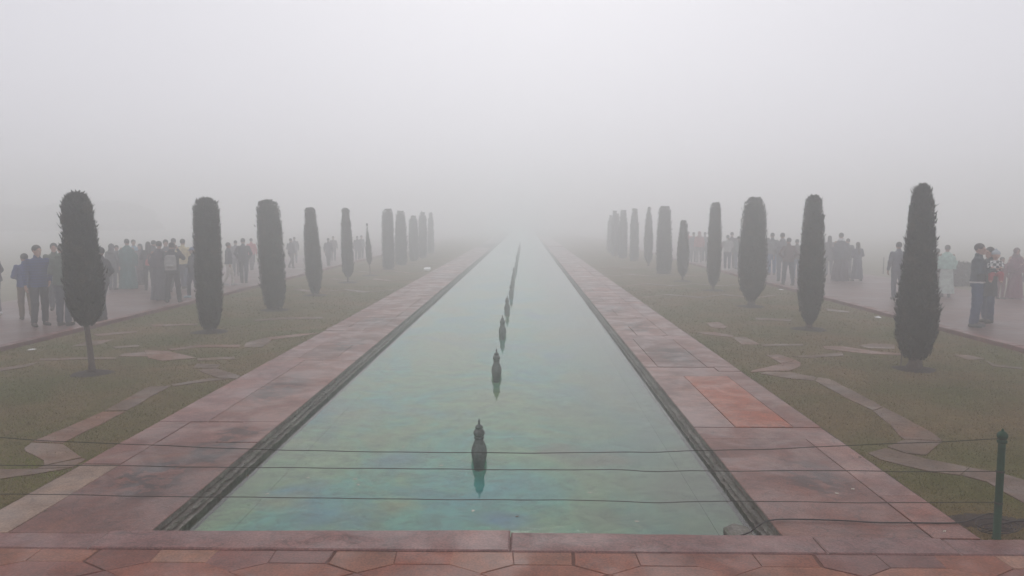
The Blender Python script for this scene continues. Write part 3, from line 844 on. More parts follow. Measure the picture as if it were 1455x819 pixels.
for i in range(16):
    Y = 7.42 + 4.15 * i
    lb = f"{ords[i]} lotus bud fountain head standing in the still water" if i < 9 else f"{['first', 'second', 'third', 'fourth', 'fifth', 'sixth', 'seventh'][i - 9]} of the tiny far fountain heads dissolving in the fog"
    fountain(i, -0.455 + 0.02 * math.sin(i * 1.9) * (i > 0), Y, lb)

# ------------------------------------------------------------------ rope posts, ropes and cable
def rope_post(x, y, lb):
    root = empty("rope_post", (x, y, -0.02)); tag(root, lb, "post", "green posts holding the wires")
    V, F = lathe([(-.05, .030), (.01, .030), (.012, .026), (.30, .025), (.66, .024), (.70, .024)], 14)
    obj("shaft", V, F, M["postgreen"], root, True)
    V, F = lathe([(.699, .025), (.703, .032), (.718, .033), (.724, .026), (.730, .021)], 14)
    obj("collar", V, F, M["postgreen"], root, True)
    V, F = lathe([(.728, .020), (.736, .031), (.750, .036), (.766, .034), (.780, .022), (.786, .010), (.795, .008), (.806, .003)], 14)
    obj("finial", V, F, M["postgreen"], root, True)
    for z in (.735, .495, .265):
        V, F = lathe([(z - .007, .0262), (z - .003, .030), (z + .003, .030), (z + .007, .0262)], 12)
        obj("wire_ring", V, F, M["rope"], root, True)
PRX, PRY = gp(1416, 762)
PLX, PLY = -4.30, PRY
rope_post(PRX, PRY, "dark green metal post with a ball finial at the right end of the wires")
rope_post(PLX, PLY, "dark green metal post with a ball finial at the left end of the wires")
def wire(zl, zr, sag, lb, kink):
    pts = []
    n = 70
    for i in range(n + 1):
        t = i / n; x = PLX + (PRX - PLX) * t
        z = zl + (zr - zl) * t - sag * 4 * t * (1 - t) + 0.0015 * math.sin(t * 37 + kink) + 0.0012 * math.sin(t * 83 + kink * 2)
        if kink > 0 and abs(t - .68) < .03: z -= 0.012 * (1 - abs(t - .68) / .03)
        pts.append((x, PLY + 0.006 * math.sin(t * 29 + kink), z))
    V, F = tube(pts, 0.0028, 6)
    tag(obj("barrier_wire", V, F, M["rope"], None, True), lb, "wire", "sagging wires strung between the green posts")
wire(.715, .715, .125, "uppermost of the three thin wires crossing the foreground", 1.0)
wire(.487, .475, .012, "middle one of the three thin wires crossing the foreground", 2.2)
wire(.268, .245, .012, "lowest of the three thin wires crossing the foreground", 4.1)
def gz(u, v, z): x, y = gp(u, v, z); return (x, y, z)
cab = [gz(1050, 762, -.10), gz(1066, 756, -.06), gz(1080, 746, 0.0), gz(1095, 739.5, .012), gz(1130, 738, .012), gz(1200, 740, .012), gz(1240, 742.5, .012), gz(1290, 743, .012), gz(1345, 743.5, .012), gz(1368, 742, .014), gz(1385, 737, .012), gz(1405, 730, .02), gz(1420, 733, .03)]
V, F = tube(spline(cab, 6), 0.0055, 7)
tag(obj("black_cable", V, F, M["hose"], None, True), "black rubber cable snaking over the right walkway from the pool corner to the post", "cable")
def coil(c, rx, ry, turns, z, lb, seed):
    rr = random.Random(seed); pts = []
    for i in range(int(turns * 14)):
        a = i / 14 * 2 * math.pi
        k = 1 + .25 * math.sin(a * .37 + seed) + rr.uniform(-.03, .03)
        pts.append((c[0] + rx * k * math.cos(a), c[1] + ry * k * math.sin(a), z + .02 * math.sin(a * .8 + seed) + .012 * i / 14))
    V, F = tube(pts, 0.0042, 6)
    tag(obj("cable_coil", V, F, M["hose"], None, True), lb, "cable")
coil((PRX + .05, PRY + .08), .13, .075, 3.0, .015, "loose tangled coil of black cable lying round the foot of the green post", 3)
V, F = tube(spline([(PRX + .1, PRY + .1, .05), (PRX + .22, PRY + .05, .09), (PRX + .34, PRY - .02, .03), (PRX + .6, PRY - .05, .015), (PRX + 1.0, PRY - .02, .012)], 8), .007, 6)
tag(obj("cable_end", V, F, M["hose"], None, True), "black cable end running off to the right from the foot of the green post", "cable")

# ------------------------------------------------------------------ litter and leaves
def crumple(name, u, v, size, mat, lb, cat, z=0.0, flat=.35, group=None):
    x, y = gp(u, v, z); r = random.Random(int(u * 7 + v))
    V, F = [(0, 0, flat * size)], []
    n = 9
    for ring, (q, zz) in enumerate(((.55, flat * .8), (1.0, 0.02))):
        for k in range(n):
            a = 2 * math.pi * k / n
            s_ = size * q * r.uniform(.6, 1.15)
            V.append((s_ * math.cos(a) * 1.3, s_ * math.sin(a) * .8, size * zz * r.uniform(.3, 1.2)))
    F = [(0, 1 + k, 1 + (k + 1) % n) for k in range(n)] + [(1 + k, 1 + n + k, 1 + n + (k + 1) % n, 1 + (k + 1) % n) for k in range(n)]
    o = obj(name, V, F, mat); o.location = (x, y, z); o.rotation_euler = (0, 0, r.uniform(0, 6))
    tag(o, lb, cat, group)
crumple("plastic_bag", 1248, 451.5, .085, M["litter"], "crumpled white plastic lying on the grass by the right promenade kerb", "litter", 0, .5)
crumple("plastic_bag", 1110, 412, .07, M["litter"], "small white scrap on the promenade in front of the people on the right", "litter", 0, .4)
crumple("plastic_bag", 46, 497, .07, M["litter"], "white scrap lying beside the kerb of the left promenade", "litter", .0, .3)
V, F = stone_vf([gp(602, 384), gp(611, 384), gp(612, 381.5), gp(603, 381.5)], .05, .08, 0, .01)
tag(obj("stone_block", V, F, M["litter"]), "low pale stone block on the far end of the left walkway", "stone block")
for i, (u, v) in enumerate(((626, 574.5), (602, 600), (573, 635.5), (627, 661.5), (727, 624), (505, 681), (509, 689), (437, 679), (672, 726), (896, 582), (905, 741), (380, 702), (960, 640), (838, 700))):
    near = ("large pale leaf floating left of the spike of the nearest fountain head", "small pale leaf floating on blue water left of the nearest fountain head", "pale leaf floating furthest left of the nearest fountain bulb",
            "pale leaf floating between the upper two wires left of the nearest fountain head", "pale leaf floating to the right of the nearest fountain head above the wires",
            "upper one of two pale leaves side by side below the middle wire", "lower one of two pale leaves side by side below the middle wire", "pale leaf floating leftmost below the middle wire",
            "pale leaf floating just above the lowest wire in front of the fountain head", "pale leaf floating near the blue stain on the right side of the pool", "pale leaf floating near the kerb at the right end of the pool",
            "pale leaf floating close to the left pool wall", "pale leaf floating just above the upper wire near the right pool wall", "pale leaf floating right of centre just above the lowest wire")[i]
    crumple("floating_leaf", u, v, .018, M["leaflit"], near, "leaf", WZ + .002, .2, "leaf scraps floating on the pool")
for i, (u, v) in enumerate(((1212, 695), (1189, 701), (1342, 755), (1222, 650), (1260, 668))):
    crumple("fallen_leaf", u, v, .017, M["leaflit"] if i < 3 else M["darkleaf"], ("larger of two white scraps on the right walkway between the wires", "smaller of two white scraps on the right walkway between the wires", "white scrap on the right walkway close to the black cable", "brown leaf on the right walkway below the upper wire", "brown leaf on the right walkway at the grass corner")[i], "leaf", .004, .25, "scraps fallen on the walkways")
for i, (u, v) in enumerate(((735, 734), (352, 676), (172, 679), (65, 726))):
    crumple("fallen_leaf", u, v, .016, M["darkleaf"], ("dark leaf in the water near the front kerb", "dark scrap on the left walkway near the mossy wall", "dark scrap on the left walkway under the middle wire", "dark scrap on the left walkway near the front kerb")[i], "leaf", WZ + .003 if i == 0 else .004, .25, "scraps fallen on the walkways")

def thin_post(u, vb, vt, lb):
    x, y = gp(u, vb); h = (vb - vt) * y / FOC
    V, F = tube([(x, y, -.02), (x, y, h * .5), (x, y, h)], [.02, .018, .016], 6)
    tag(obj("thin_post", V, F, M["metalgrey"]), lb, "post")
thin_post(1255, 389, 366, "thin grey post at the far edge of the right promenade")
thin_post(982.5, 376, 357, "thin grey post on the lawn beside the shortest right-hand cypress")

# clipped hedge at the edge of the right promenade
hx0, hy0 = gp(1352, 407); hx1, _ = gp(1383, 407)
nb = 4200
P = np.stack([rng.uniform(hx0, hx1, nb), rng.uniform(hy0, hy0 + 1.0, nb), rng.uniform(0, .74, nb)], 1)
face = rng.integers(0, 4, nb)
P[face == 0, 1] = hy0; P[face == 1, 2] = .74; P[face == 2, 0] = hx0; P[face == 3, 0] = hx1
P += rng.normal(0, .015, P.shape)
A = rng.normal(0, 1, (nb, 3)) * .03; B = rng.normal(0, 1, (nb, 3)) * .04
V = np.stack([P - A, P + A, P + B], 1).reshape(-1, 3)
root = empty("hedge", (0, 0, 0)); tag(root, "dark clipped block of hedge behind the man carrying the baby", "hedge")
o = obj("foliage", V, np.arange(len(V)).reshape(-1, 3), M["leaf"], root); o["kind"] = "stuff"
V, F = box_vf(hx0 + .03, hx1 - .03, hy0 + .03, hy0 + .97, 0.0, .71)
obj("hedge_core", V, F, M["leaf"], root)

# ------------------------------------------------------------------ people
def smin(a, b, k):
    h = np.clip(0.5 + 0.5 * (b - a) / k, 0, 1)
    return b * (1 - h) + a * h - k * h * (1 - h)

class SDF:
    """Signed distance grid: limbs are blended into one surface, then meshed by surface nets."""
    def __init__(s, lo, hi, h, k=0.03):
        s.lo, s.h, s.k = np.array(lo, float), h, k
        s.n = np.ceil((np.array(hi) - s.lo) / h).astype(int) + 1
        s.F = np.full(s.n, 1.0)
    def _sub(s, lo, hi):
        m = s.k * 1.5 + 3 * s.h
        a = np.clip(np.floor((np.array(lo) - m - s.lo) / s.h).astype(int), 0, s.n)
        b = np.clip(np.ceil((np.array(hi) + m - s.lo) / s.h).astype(int) + 1, 0, s.n)
        sl = tuple(slice(a[i], b[i]) for i in range(3))
        g = [s.lo[i] + s.h * np.arange(a[i], b[i]) for i in range(3)]
        return sl, g[0][:, None, None], g[1][None, :, None], g[2][None, None, :]
    def cap(s, p, q, r0, r1, k=None):
        p, q = np.array(p, float), np.array(q, float); r = max(r0, r1)
        sl, X, Y, Z = s._sub(np.minimum(p, q) - r, np.maximum(p, q) + r)
        if 0 in s.F[sl].shape: return
        dlt = q - p; L2 = max(float(dlt @ dlt), 1e-9)
        t = np.clip(((X - p[0]) * dlt[0] + (Y - p[1]) * dlt[1] + (Z - p[2]) * dlt[2]) / L2, 0, 1)
        dd = np.sqrt((X - p[0] - t * dlt[0]) ** 2 + (Y - p[1] - t * dlt[1]) ** 2 + (Z - p[2] - t * dlt[2]) ** 2) - (r0 + (r1 - r0) * t)
        s.F[sl] = smin(s.F[sl], dd, k or s.k)
    def ell(s, c, r, rot=None, k=None, cut=False):
        c, r = np.array(c, float), np.array(r, float); R_ = max(r)
        sl, X, Y, Z = s._sub(c - R_, c + R_)
        if 0 in s.F[sl].shape: return
        x, y, z = X - c[0], Y - c[1], Z - c[2]
        if rot is not None:
            m = np.array(rot)
            x, y, z = (m[i][0] * x + m[i][1] * y + m[i][2] * z for i in range(3))
        q = np.sqrt((x / r[0]) ** 2 + (y / r[1]) ** 2 + (z / r[2]) ** 2)
        dd = (q - 1) * min(r)
        s.F[sl] = np.maximum(s.F[sl], -dd) if cut else smin(s.F[sl], dd, k or s.k)
    def prof(s, rows, pleat=0, amp=0.0, k=None):
        """Stacked ellipses: rows of (z, cx, cy, ax, ay), z rising."""
        rows = np.array(rows, float)
        m = rows[:, 3:].max() + .03
        sl, X, Y, Z = s._sub((rows[:, 1].min() - m, rows[:, 2].min() - m, rows[0, 0]), (rows[:, 1].max() + m, rows[:, 2].max() + m, rows[-1, 0]))
        if 0 in s.F[sl].shape: return
        it = lambda i: np.interp(Z, rows[:, 0], rows[:, i])
        x, y = X - it(1), Y - it(2); ax, ay = it(3), it(4)
        q = np.sqrt((x / ax) ** 2 + (y / ay) ** 2)
        if pleat:
            q = q / (1 + amp * np.sin(np.arctan2(y, x) * pleat + 2.0 * np.sin(Z * 5)))
        dd = (q - 1) * np.minimum(ax, ay)
        dz = np.maximum(rows[0, 0] - Z, Z - rows[-1, 0])
        s.F[sl] = smin(s.F[sl], np.maximum(dd, dz), k or s.k)
    def folds(s, amp, fx=22, fz=34, seed=0):
        g = [s.lo[i] + s.h * np.arange(s.n[i]) for i in range(3)]
        X, Y, Z = g[0][:, None, None], g[1][None, :, None], g[2][None, None, :]
        s.F += amp * np.sin(X * fx + 2 * np.sin(Z * 9 + seed)) * np.sin(Z * fz + 3 * np.sin(Y * 11 + seed) + seed)
    def clip_z(s, z0=None, z1=None):
        Z = (s.lo[2] + s.h * np.arange(s.n[2]))[None, None, :]
        if z0 is not None: s.F = np.maximum(s.F, z0 - Z)
        if z1 is not None: s.F = np.maximum(s.F, Z - z1)
    def clip_half(s, nrm, off):
        g = [s.lo[i] + s.h * np.arange(s.n[i]) for i in range(3)]
        s.F = np.maximum(s.F, nrm[0] * g[0][:, None, None] + nrm[1] * g[1][None, :, None] + nrm[2] * g[2][None, None, :] - off)
    def mesh(s):
        F = s.F.copy()
        for ax in range(3):
            i0 = [slice(None)] * 3; i0[ax] = 0; F[tuple(i0)] = 1.0
            i0[ax] = -1; F[tuple(i0)] = 1.0
        I = F < 0
        nx, ny, nz = (k - 1 for k in F.shape)
        acc = np.zeros((nx, ny, nz, 3)); cnt = np.zeros((nx, ny, nz))
        def cr(o): return (slice(o[0], o[0] + nx), slice(o[1], o[1] + ny), slice(o[2], o[2] + nz))
        for ax in range(3):
            for a in (0, 1):
                for b in (0, 1):
                    o = [0, 0, 0]; oth = [i for i in range(3) if i != ax]
                    o[oth[0]], o[oth[1]] = a, b
                    o2 = list(o); o2[ax] = 1
                    f0, f1 = F[cr(o)], F[cr(o2)]
                    c = (f0 < 0) != (f1 < 0)
                    t = np.where(c, f0 / np.where(c, f0 - f1, 1), 0)
                    for i in range(3):
                        acc[..., i] += np.where(c, (t if i == ax else o[i]), 0)
                    cnt += c
        act = cnt > 0
        ids = np.full(act.shape, -1); ids[act] = np.arange(act.sum())
        w = np.argwhere(act)
        V = (w + acc[act] / cnt[act][:, None]) * s.h + s.lo
        Q = []
        for ax in range(3):
            sl0 = [slice(1, -1)] * 3; sl0[ax] = slice(0, -1)
            sl1 = [slice(1, -1)] * 3; sl1[ax] = slice(1, None)
            a, b = I[tuple(sl0)], I[tuple(sl1)]
            e = np.argwhere(a != b); flip = a[a != b]
            st = np.array([1, 1, 1]); st[ax] = 0
            e = e + st
            u_, v_ = [(1, 2), (2, 0), (0, 1)][ax]
            du = np.zeros(3, int); du[u_] = 1; dv = np.zeros(3, int); dv[v_] = 1
            g = lambda q: ids[q[:, 0], q[:, 1], q[:, 2]]
            quad = np.stack([g(e - du - dv), g(e - dv), g(e), g(e - du)], 1)
            quad[~flip] = quad[~flip][:, ::-1]
            Q.append(quad)
        Q = np.concatenate(Q)
        return V, Q[(Q >= 0).all(1)]

def far_tree(X, Y, H, W, label, seed):
    root = empty("broadleaf_tree", (X, Y, 0)); tag(root, label, "tree", "trees lost in the fog")
    rr = random.Random(seed)
    g = SDF((-W * .65, -W * .5, H * .1), (W * .65, W * .5, H * 1.1), .22, .35)
    for _ in range(30):
        a = rr.uniform(0, 6.28); q = rr.random() ** .6
        g.ell((q * W * .40 * math.cos(a), q * W * .3 * math.sin(a), H * (.12 + .68 * rr.random() * (1 - .5 * q))), (W * rr.uniform(.10, .18), W * rr.uniform(.10, .16), H * rr.uniform(.14, .20)))
    g.folds(.12, 2.1, 2.9, seed); g.folds(.07, 5.3, 4.7, seed + 1)
    V, Q = g.mesh()
    n = 6000
    P = V[rng.integers(0, len(V), n)] + rng.normal(0, .10, (n, 3))
    A = rng.normal(0, .09, (n, 3)); B = rng.normal(0, .12, (n, 3))
    L = np.stack([P - A, P + A, P + B], 1).reshape(-1, 3)
    VV = V.tolist() + L.tolist()
    FF = [tuple(q) for q in Q.tolist()] + [tuple(x) for x in (np.arange(len(L)).reshape(-1, 3) + len(V)).tolist()]
    o = obj("crown", VV, FF, M["blossom"], root); o["kind"] = "stuff"
    V, F = tube([(0, 0, 0), (.05, 0, H * .25), (-.04, .05, H * .5), (.05, 0, H * .7)], [.16, .12, .09, .04], 8)
    obj("trunk", V, F, M["bark"], root)
far_tree(-66, 108, 7.0, 26, "dim mass of a tree in the fog at the far left above the crowd", 5)

CLOTH = {}
def cloth(c, style="plain"):
    key = (tuple(round(x, 3) for x in c), style)
    if key in CLOTH: return CLOTH[key]
    s = NT("cloth_" + style)
    w = s.co("Object")
    n = s.noise(w, 9, 4, 0.6)
    col = s.mix(c, s.ramp(n, [(0.3, 0.78), (0.7, 1.22)]), 1.0, 'MULTIPLY')
    if style == "houndstooth":
        ck = s.node("ShaderNodeTexChecker"); ck.inputs["Scale"].default_value = 17
        ck.inputs[1].default_value = (*c, 1); ck.inputs[2].default_value = (0.03, 0.03, 0.035, 1)
        s.l.new(s.co("Object", (1, .4, 1)), ck.inputs["Vector"]); col = ck.outputs[0]
    if style == "check":
        ck = s.node("ShaderNodeTexChecker"); ck.inputs["Scale"].default_value = 20
        ck.inputs[1].default_value = (*c, 1); ck.inputs[2].default_value = (0.04, 0.04, 0.05, 1)
        s.l.new(w, ck.inputs["Vector"]); col = ck.outputs[0]
    if style == "stripe":
        wv = s.node("ShaderNodeTexWave", bands_direction='Z'); wv.inputs["Scale"].default_value = 5.5
        s.l.new(w, wv.inputs["Vector"])
        col = s.mix(col, (c[0] * .5, c[1] * .5, c[2] * .5), s.ramp(wv.outputs["Fac"], [(.35, 0.0), (.6, .8)]))
    if style == "pattern":
        v = s.node("ShaderNodeTexVoronoi"); v.inputs["Scale"].default_value = 26; s.l.new(w, v.inputs["Vector"])
        col = s.mix(col, (c[0] * 2 + .05, c[1] * 2 + .05, c[2] * 2 + .05), s.ramp(v.outputs["Distance"], [(.2, .7), (.35, 0.0)]))
    s.set(Base_Color=col, Roughness=0.9, Specular_IOR_Level=0.15)
    s.bump(n, 0.3, 0.01)
    CLOTH[key] = s.m
    return s.m
SKINS = {}
def skin_mat(c):
    if c not in SKINS: SKINS[c] = mat_simple("skin", c, 0.6, 0.08, 15)
    return SKINS[c]
HAIRM = mat_simple("black_hair", (0.016, 0.013, 0.012), 0.6, 0.4, 60, 0.3)
EYEM = mat_simple("dark_eye", (0.012, 0.010, 0.010), 0.3, 0.1, 10)
LIPM = mat_simple("lips", (0.26, 0.10, 0.085), 0.6, 0.1, 10)

ARMS = {   # elbow, wrist, fingertip direction (right arm, x > 0 ; the figure faces -Y)
    "down": ((.245, .035, 1.13), (.265, -.03, .885), (.02, -.12, -1)),
    "pocket": ((.285, .075, 1.15), (.20, -.055, .96), (-.3, -.35, -.9)),
    "front": ((.255, .0, 1.14), (.09, -.20, 1.06), (-.9, -.35, .05)),
    "fold": ((.255, -.02, 1.15), (.02, -.19, 1.17), (-1, -.05, .05)),
    "camera": ((.265, -.16, 1.27), (.085, -.27, 1.52), (-.35, -.35, .85)),
    "phone": ((.25, -.06, 1.13), (.09, -.29, 1.27), (-.4, -.6, .6)),
    "hold": ((.25, -.05, 1.13), (.07, -.30, 1.20), (-.8, -.45, .25)),
    "hip": ((.34, .06, 1.17), (.19, -.04, 1.02), (-.6, -.5, -.5)),
    "shade": ((.33, -.10, 1.42), (.13, -.14, 1.62), (-.9, -.2, .3)),
}
LEGS = {   # foot x, foot y (front is -Y), heel lift, knee y offset
    "stand": ((.095, -.01, 0, -.01), (.095, .02, 0, -.01)),
    "wide": ((.17, -.02, 0, -.01), (.17, .02, 0, -.01)),
    "rest": ((.10, -.02, 0, -.01), (.15, -.10, 0, -.06)),
    "walk": ((.08, -.30, 0, -.10), (.08, .27, .07, -.10)),
    "step": ((.09, -.16, 0, -.05), (.09, .16, .03, -.05)),
}
def mirror(p, s): return (p[0] * s, p[1], p[2])

def person(X, Y, H, face, label, arms=("down", "down"), legs="stand", top="jacket", topc=(.05, .05, .06), tstyle="plain",
           bottom="trousers", botc=(.05, .05, .06), hair="short", headc=None, head_turn=0, skin=(.34, .19, .13), shoec=(.04, .035, .03),
           vox=0.017, detail=False, z=0.0, seed=0, hem=0.86, group="visitors walking and standing on the promenades", build=1.0):
    root = empty("person", (X, Y, z), R(face))
    root.scale = (H / 1.72,) * 3
    tag(root, label, "person", group)
    root["label"] = label
    sk = skin_mat(skin)
    B = build
    ht = R(head_turn)
    hc = np.array((0, -.015, 1.605))
    rot = [[math.cos(ht), math.sin(ht), 0], [-math.sin(ht), math.cos(ht), 0], [0, 0, 1]]
    def hp(x, y, zz):                                # head-space point to body space
        return (hc[0] + x * math.cos(ht) - y * math.sin(ht), hc[1] + x * math.sin(ht) + y * math.cos(ht), hc[2] + zz)
    LG = LEGS[legs]
    foot, knee = [], []
    for sx, (fx, fy, lift, ky) in zip((1, -1), LG):
        an = np.array((fx * sx, fy + .03, .085 + lift)); hip = np.array((.085 * sx, 0, .90))
        kn = (an + hip) / 2 + np.array((0.01 * sx, ky - .01, .0)); kn[2] = .49 + lift * .3
        foot.append(an); knee.append(kn)
    b = SDF((-.55, -.55, -.02), (.55, .5, 1.78), vox, .022)
    # torso, neck, head
    b.prof([(.86, 0, .01, .150 * B, .105 * B), (.95, 0, .01, .148 * B, .10 * B), (1.08, 0, 0, .130 * B, .092 * B), (1.25, 0, 0, .152, .100), (1.37, 0, .005, .165, .092), (1.43, 0, .01, .11, .07), (1.46, 0, .01, .06, .055)], k=.03)
    b.cap((0, .015, 1.40), (0, -.005, 1.56), .060, .052)
    b.ell(hp(0, .012, .018), (.074, .094, .098), rot, .015)
    b.ell(hp(0, -.018, -.035), (.056, .070, .078), rot, .02)
    b.cap(hp(0, -.088, .01), hp(0, -.106, -.022), .008, .013, .01)                  # nose
    b.ell(hp(0, -.072, -.088), (.024, .020, .018), rot, .02)                        # chin
    for sx in (1, -1):
        b.ell(hp(.076 * sx, .008, -.008), (.010, .020, .031), rot, .006)            # ears
        b.ell(hp(.030 * sx, -.080, .018), (.022, .012, .009), rot, .012)            # brow
    hands = []
    for i, sx in enumerate((1, -1)):
        el, wr, fd = (mirror(p, sx) for p in ARMS[arms[i]])
        sh = (.172 * sx, .01, 1.385)
        b.cap(sh, el, .050, .038); b.cap(el, wr, .038, .026)
        wr, fd = np.array(wr), np.array(fd, float); fd /= np.linalg.norm(fd)
        side = np.cross(fd, (0, 1, 0) if abs(fd[2]) > .6 else (0, 0, 1)); side /= np.linalg.norm(side)
        if side[0] * sx > 0: side = -side
        nrm = np.cross(fd, side)
        if abs(fd[2]) > .6: side, nrm = -np.array((0, 1.0, 0)) + 0 * side, side      # thumbs forward when arms hang
        pc = wr + fd * .05
        b.cap(wr + fd * .01, pc + fd * .03 + side * .016, .024, .021, .012); b.cap(wr + fd * .01, pc + fd * .03 - side * .018, .024, .019, .012)
        for q, (off, L) in enumerate(((.031, .070), (.011, .080), (-.010, .074), (-.029, .056))):
            r_ = .0092 if vox < .012 else .0115
            a0 = pc + fd * .036 + side * off; a1 = a0 + fd * L * .5 + nrm * .008 + side * off * .25; a2 = a1 + fd * L * .42 + nrm * .024
            b.cap(a0, a1, r_, r_ * .93, .005); b.cap(a1, a2, r_ * .93, r_ * .8, .005)
        th0 = wr + fd * .025 + side * .020
        th1 = th0 + fd * .030 + side * .030 + nrm * .006; b.cap(th0, th1, .0135, .011, .008); b.cap(th1, th1 + fd * .034 + side * .008 + nrm * .008, .011, .009, .005)
        hands.append((wr, fd))
        b.cap((.085 * sx, 0, .90), knee[i], .078 * B, .052); b.cap(knee[i], foot[i], .052, .036)
        b.cap(foot[i], foot[i] + np.array((.012 * sx, -.11, -.050)), .030, .016, .01)
        b.cap(foot[i], foot[i] + np.array((0, .025, -.045)), .030, .020, .01)
    V, Q = b.mesh()
    obj("body", V, Q, sk, root, True)
    gv = max(vox, .0135)
    vivid = lambda c: tuple(max(0.006, sum(c) / 3 + (x - sum(c) / 3) * 1.6) for x in c)
    topc, botc = vivid(topc), vivid(botc)
    tm, bm = cloth(topc, tstyle), cloth(botc)
    # trousers / skirt
    if bottom == "trousers":
        g = SDF((-.4, -.5, -.02), (.4, .5, 1.08), gv, .03)
        g.prof([(.84, 0, .01, .172 * B, .125 * B), (.94, 0, .01, .170 * B, .120 * B), (1.04, 0, 0, .152 * B, .112 * B)])
        for i, sx in enumerate((1, -1)):
            g.cap((.09 * sx, 0, .88), knee[i], .100 * B, .073, .03); g.cap(knee[i], foot[i] + np.array((0, 0, .03)), .073, .062, .03)
        g.folds(.005, 26, 40, seed)
        g.clip_z(.065)
    else:
        g = SDF((-.5, -.5, -.02), (.5, .5, 1.2), gv, .03)
        lo_ = .03 if bottom == "gown" else .12
        g.prof([(lo_, 0, 0, .27 * B, .24 * B), (.35, 0, 0, .235 * B, .20 * B), (.7, 0, .01, .20 * B, .155 * B), (.95, 0, .01, .175 * B, .125 * B), (1.12, 0, 0, .145 * B, .105 * B)], 9, .05)
        g.folds(.004, 20, 12, seed)
    V, Q = g.mesh(); obj("trousers" if bottom == "trousers" else "skirt", V, Q, bm, root, True)
    # shoes
    for i, sx in enumerate((1, -1)):
        f = foot[i]; lift = LG[i][2]
        g = SDF(f + np.array((-.1, -.26, -.12)), f + np.array((.1, .12, .09)), max(.010, vox * .7), .02)
        g.cap(f + np.array((0, .035, -.042)), f + np.array((.008 * sx, -.07, -.05)), .040, .040)
        g.cap(f + np.array((.008 * sx, -.07, -.05)), f + np.array((.018 * sx, -.155, -.055)), .041, .032)
        g.cap(f + np.array((0, .01, -.03)), f + np.array((0, .0, .02)), .044, .044)
        g.clip_z(f[2] - .083)
        V, Q = g.mesh(); obj("shoe", V, Q, cloth(shoec), root, True)
    # upper garment
    if top in ("jacket", "coat", "hood", "sweater"):
        hz = {"coat": .62, "sweater": .88}.get(top, hem)
        th = .020 if top != "sweater" else .014
        g = SDF((-.55, -.5, hz - .05), (.55, .5, 1.62), gv, .028)
        rows = [(1.0, 0, 0, .165 * B + th, .118 * B + th), (1.12, 0, 0, .158 * B + th, .112 * B + th), (1.27, 0, 0, .166 + th, .112 + th), (1.37, 0, .008, .172 + th, .098 + th), (1.42, 0, .012, .12 + th, .072 + th), (1.455, 0, .012, .066 + th, .052 + th)]
        rows = [(hz, 0, .01, .182 * B + th, .132 * B + th)] + ([(.85, 0, .01, .178 * B + th, .13 * B + th)] if hz < .8 else []) + rows
        g.prof(rows, k=.03)
        g.cap((0, .012, 1.44), (0, .010, 1.485), .068, .066, .02)
        for i, sx in enumerate((1, -1)):
            el, wr, fd = (np.array(mirror(p, sx)) for p in ARMS[arms[i]])
            sh = np.array((.176 * sx, .01, 1.375))
            cut = wr + (el - wr) * .06
            g.cap(sh, el, .066 + th * .3, .056, .03); g.cap(el, cut, .055, .040, .03)
        g.folds(.006, 24, 30, seed)
        if top == "hood": g.ell((0, .075, 1.47), (.10, .06, .055), k=.03)
        g.clip_z(hz)
        V, Q = g.mesh(); obj("sweater" if top == "sweater" else "coat" if top == "coat" else "jacket", V, Q, tm, root, True)
    elif top == "shawl":
        hz = hem
        g = SDF((-.55, -.5, hz - .05), (.55, .5, 1.62), gv, .03)
        g.prof([(hz, 0, -.02, .265 * B, .20 * B), (1.05, 0, -.03, .272 * B, .205 * B), (1.2, 0, -.02, .258, .175), (1.33, 0, 0, .238, .135), (1.41, 0, .01, .175, .10), (1.47, 0, .01, .085, .075), (1.50, 0, .01, .072, .068)], 7, .05)
        for i, sx in enumerate((1, -1)):
            el, wr, fd = (np.array(mirror(p, sx)) for p in ARMS[arms[i]])
            g.cap(el, wr, .062, .050, .05)
        g.folds(.009, 16, 22, seed); g.clip_z(hz)
        V, Q = g.mesh(); obj("shawl", V, Q, tm, root, True)
    # hair or headwear
    hm_ = HAIRM if headc is None else cloth(headc)
    g = SDF((-.22, -.22, 1.02), (.22, .26, 1.80), max(.010, vox * .75), .02)
    if hair == "bald":
        g = None
    elif hair in ("short", "long", "bun"):
        g.ell(hp(0, .020, .035), (.084, .098, .092), rot)
        if hair == "long":
            g.cap(hp(0, .06, .0), (0, .10, 1.32), .070, .075); g.cap((0, .10, 1.32), (0, .10, 1.18), .075, .04)
            g.cap(hp(.060, .03, .0), (.075, .03, 1.42), .030, .03); g.cap(hp(-.060, .03, .0), (-.075, .03, 1.42), .030, .03)
        if hair == "bun": g.ell(hp(0, .12, .03), (.045, .04, .045))
        g.ell(hp(0, -.115, -.035), (.074, .085, .098), rot, cut=True)
        if hair == "short": g.clip_half((0, -.15, -1), -1.545)
    elif hair == "cap":
        g.ell(hp(0, .012, .045), (.088, .106, .078), rot)
        g.clip_z(1.625)
        if headc is not None: g.cap(hp(-.03, -.09, .025), hp(.03, -.14, .020), .02, .012); 
    elif hair == "beanie":
        g.ell(hp(0, .012, .035), (.088, .108, .098), rot); g.ell(hp(0, .0, .135), (.03, .03, .025)); g.clip_z(1.60)
    elif hair == "scarf":
        g.ell(hp(0, .022, .02), (.098, .112, .112), rot)
        g.cap(hp(0, .03, -.05), (0, .03, 1.42), .085, .13); g.ell((0, .01, 1.40), (.18, .11, .07))
        g.ell(hp(0, -.125, -.01), (.060, .075, .085), rot, cut=True)
        g.folds(.004, 30, 30, seed)
    if g is not None:
        V, Q = g.mesh(); obj("headscarf" if hair == "scarf" else "hat" if hair in ("cap", "beanie") else "hair", V, Q, hm_, root, True)
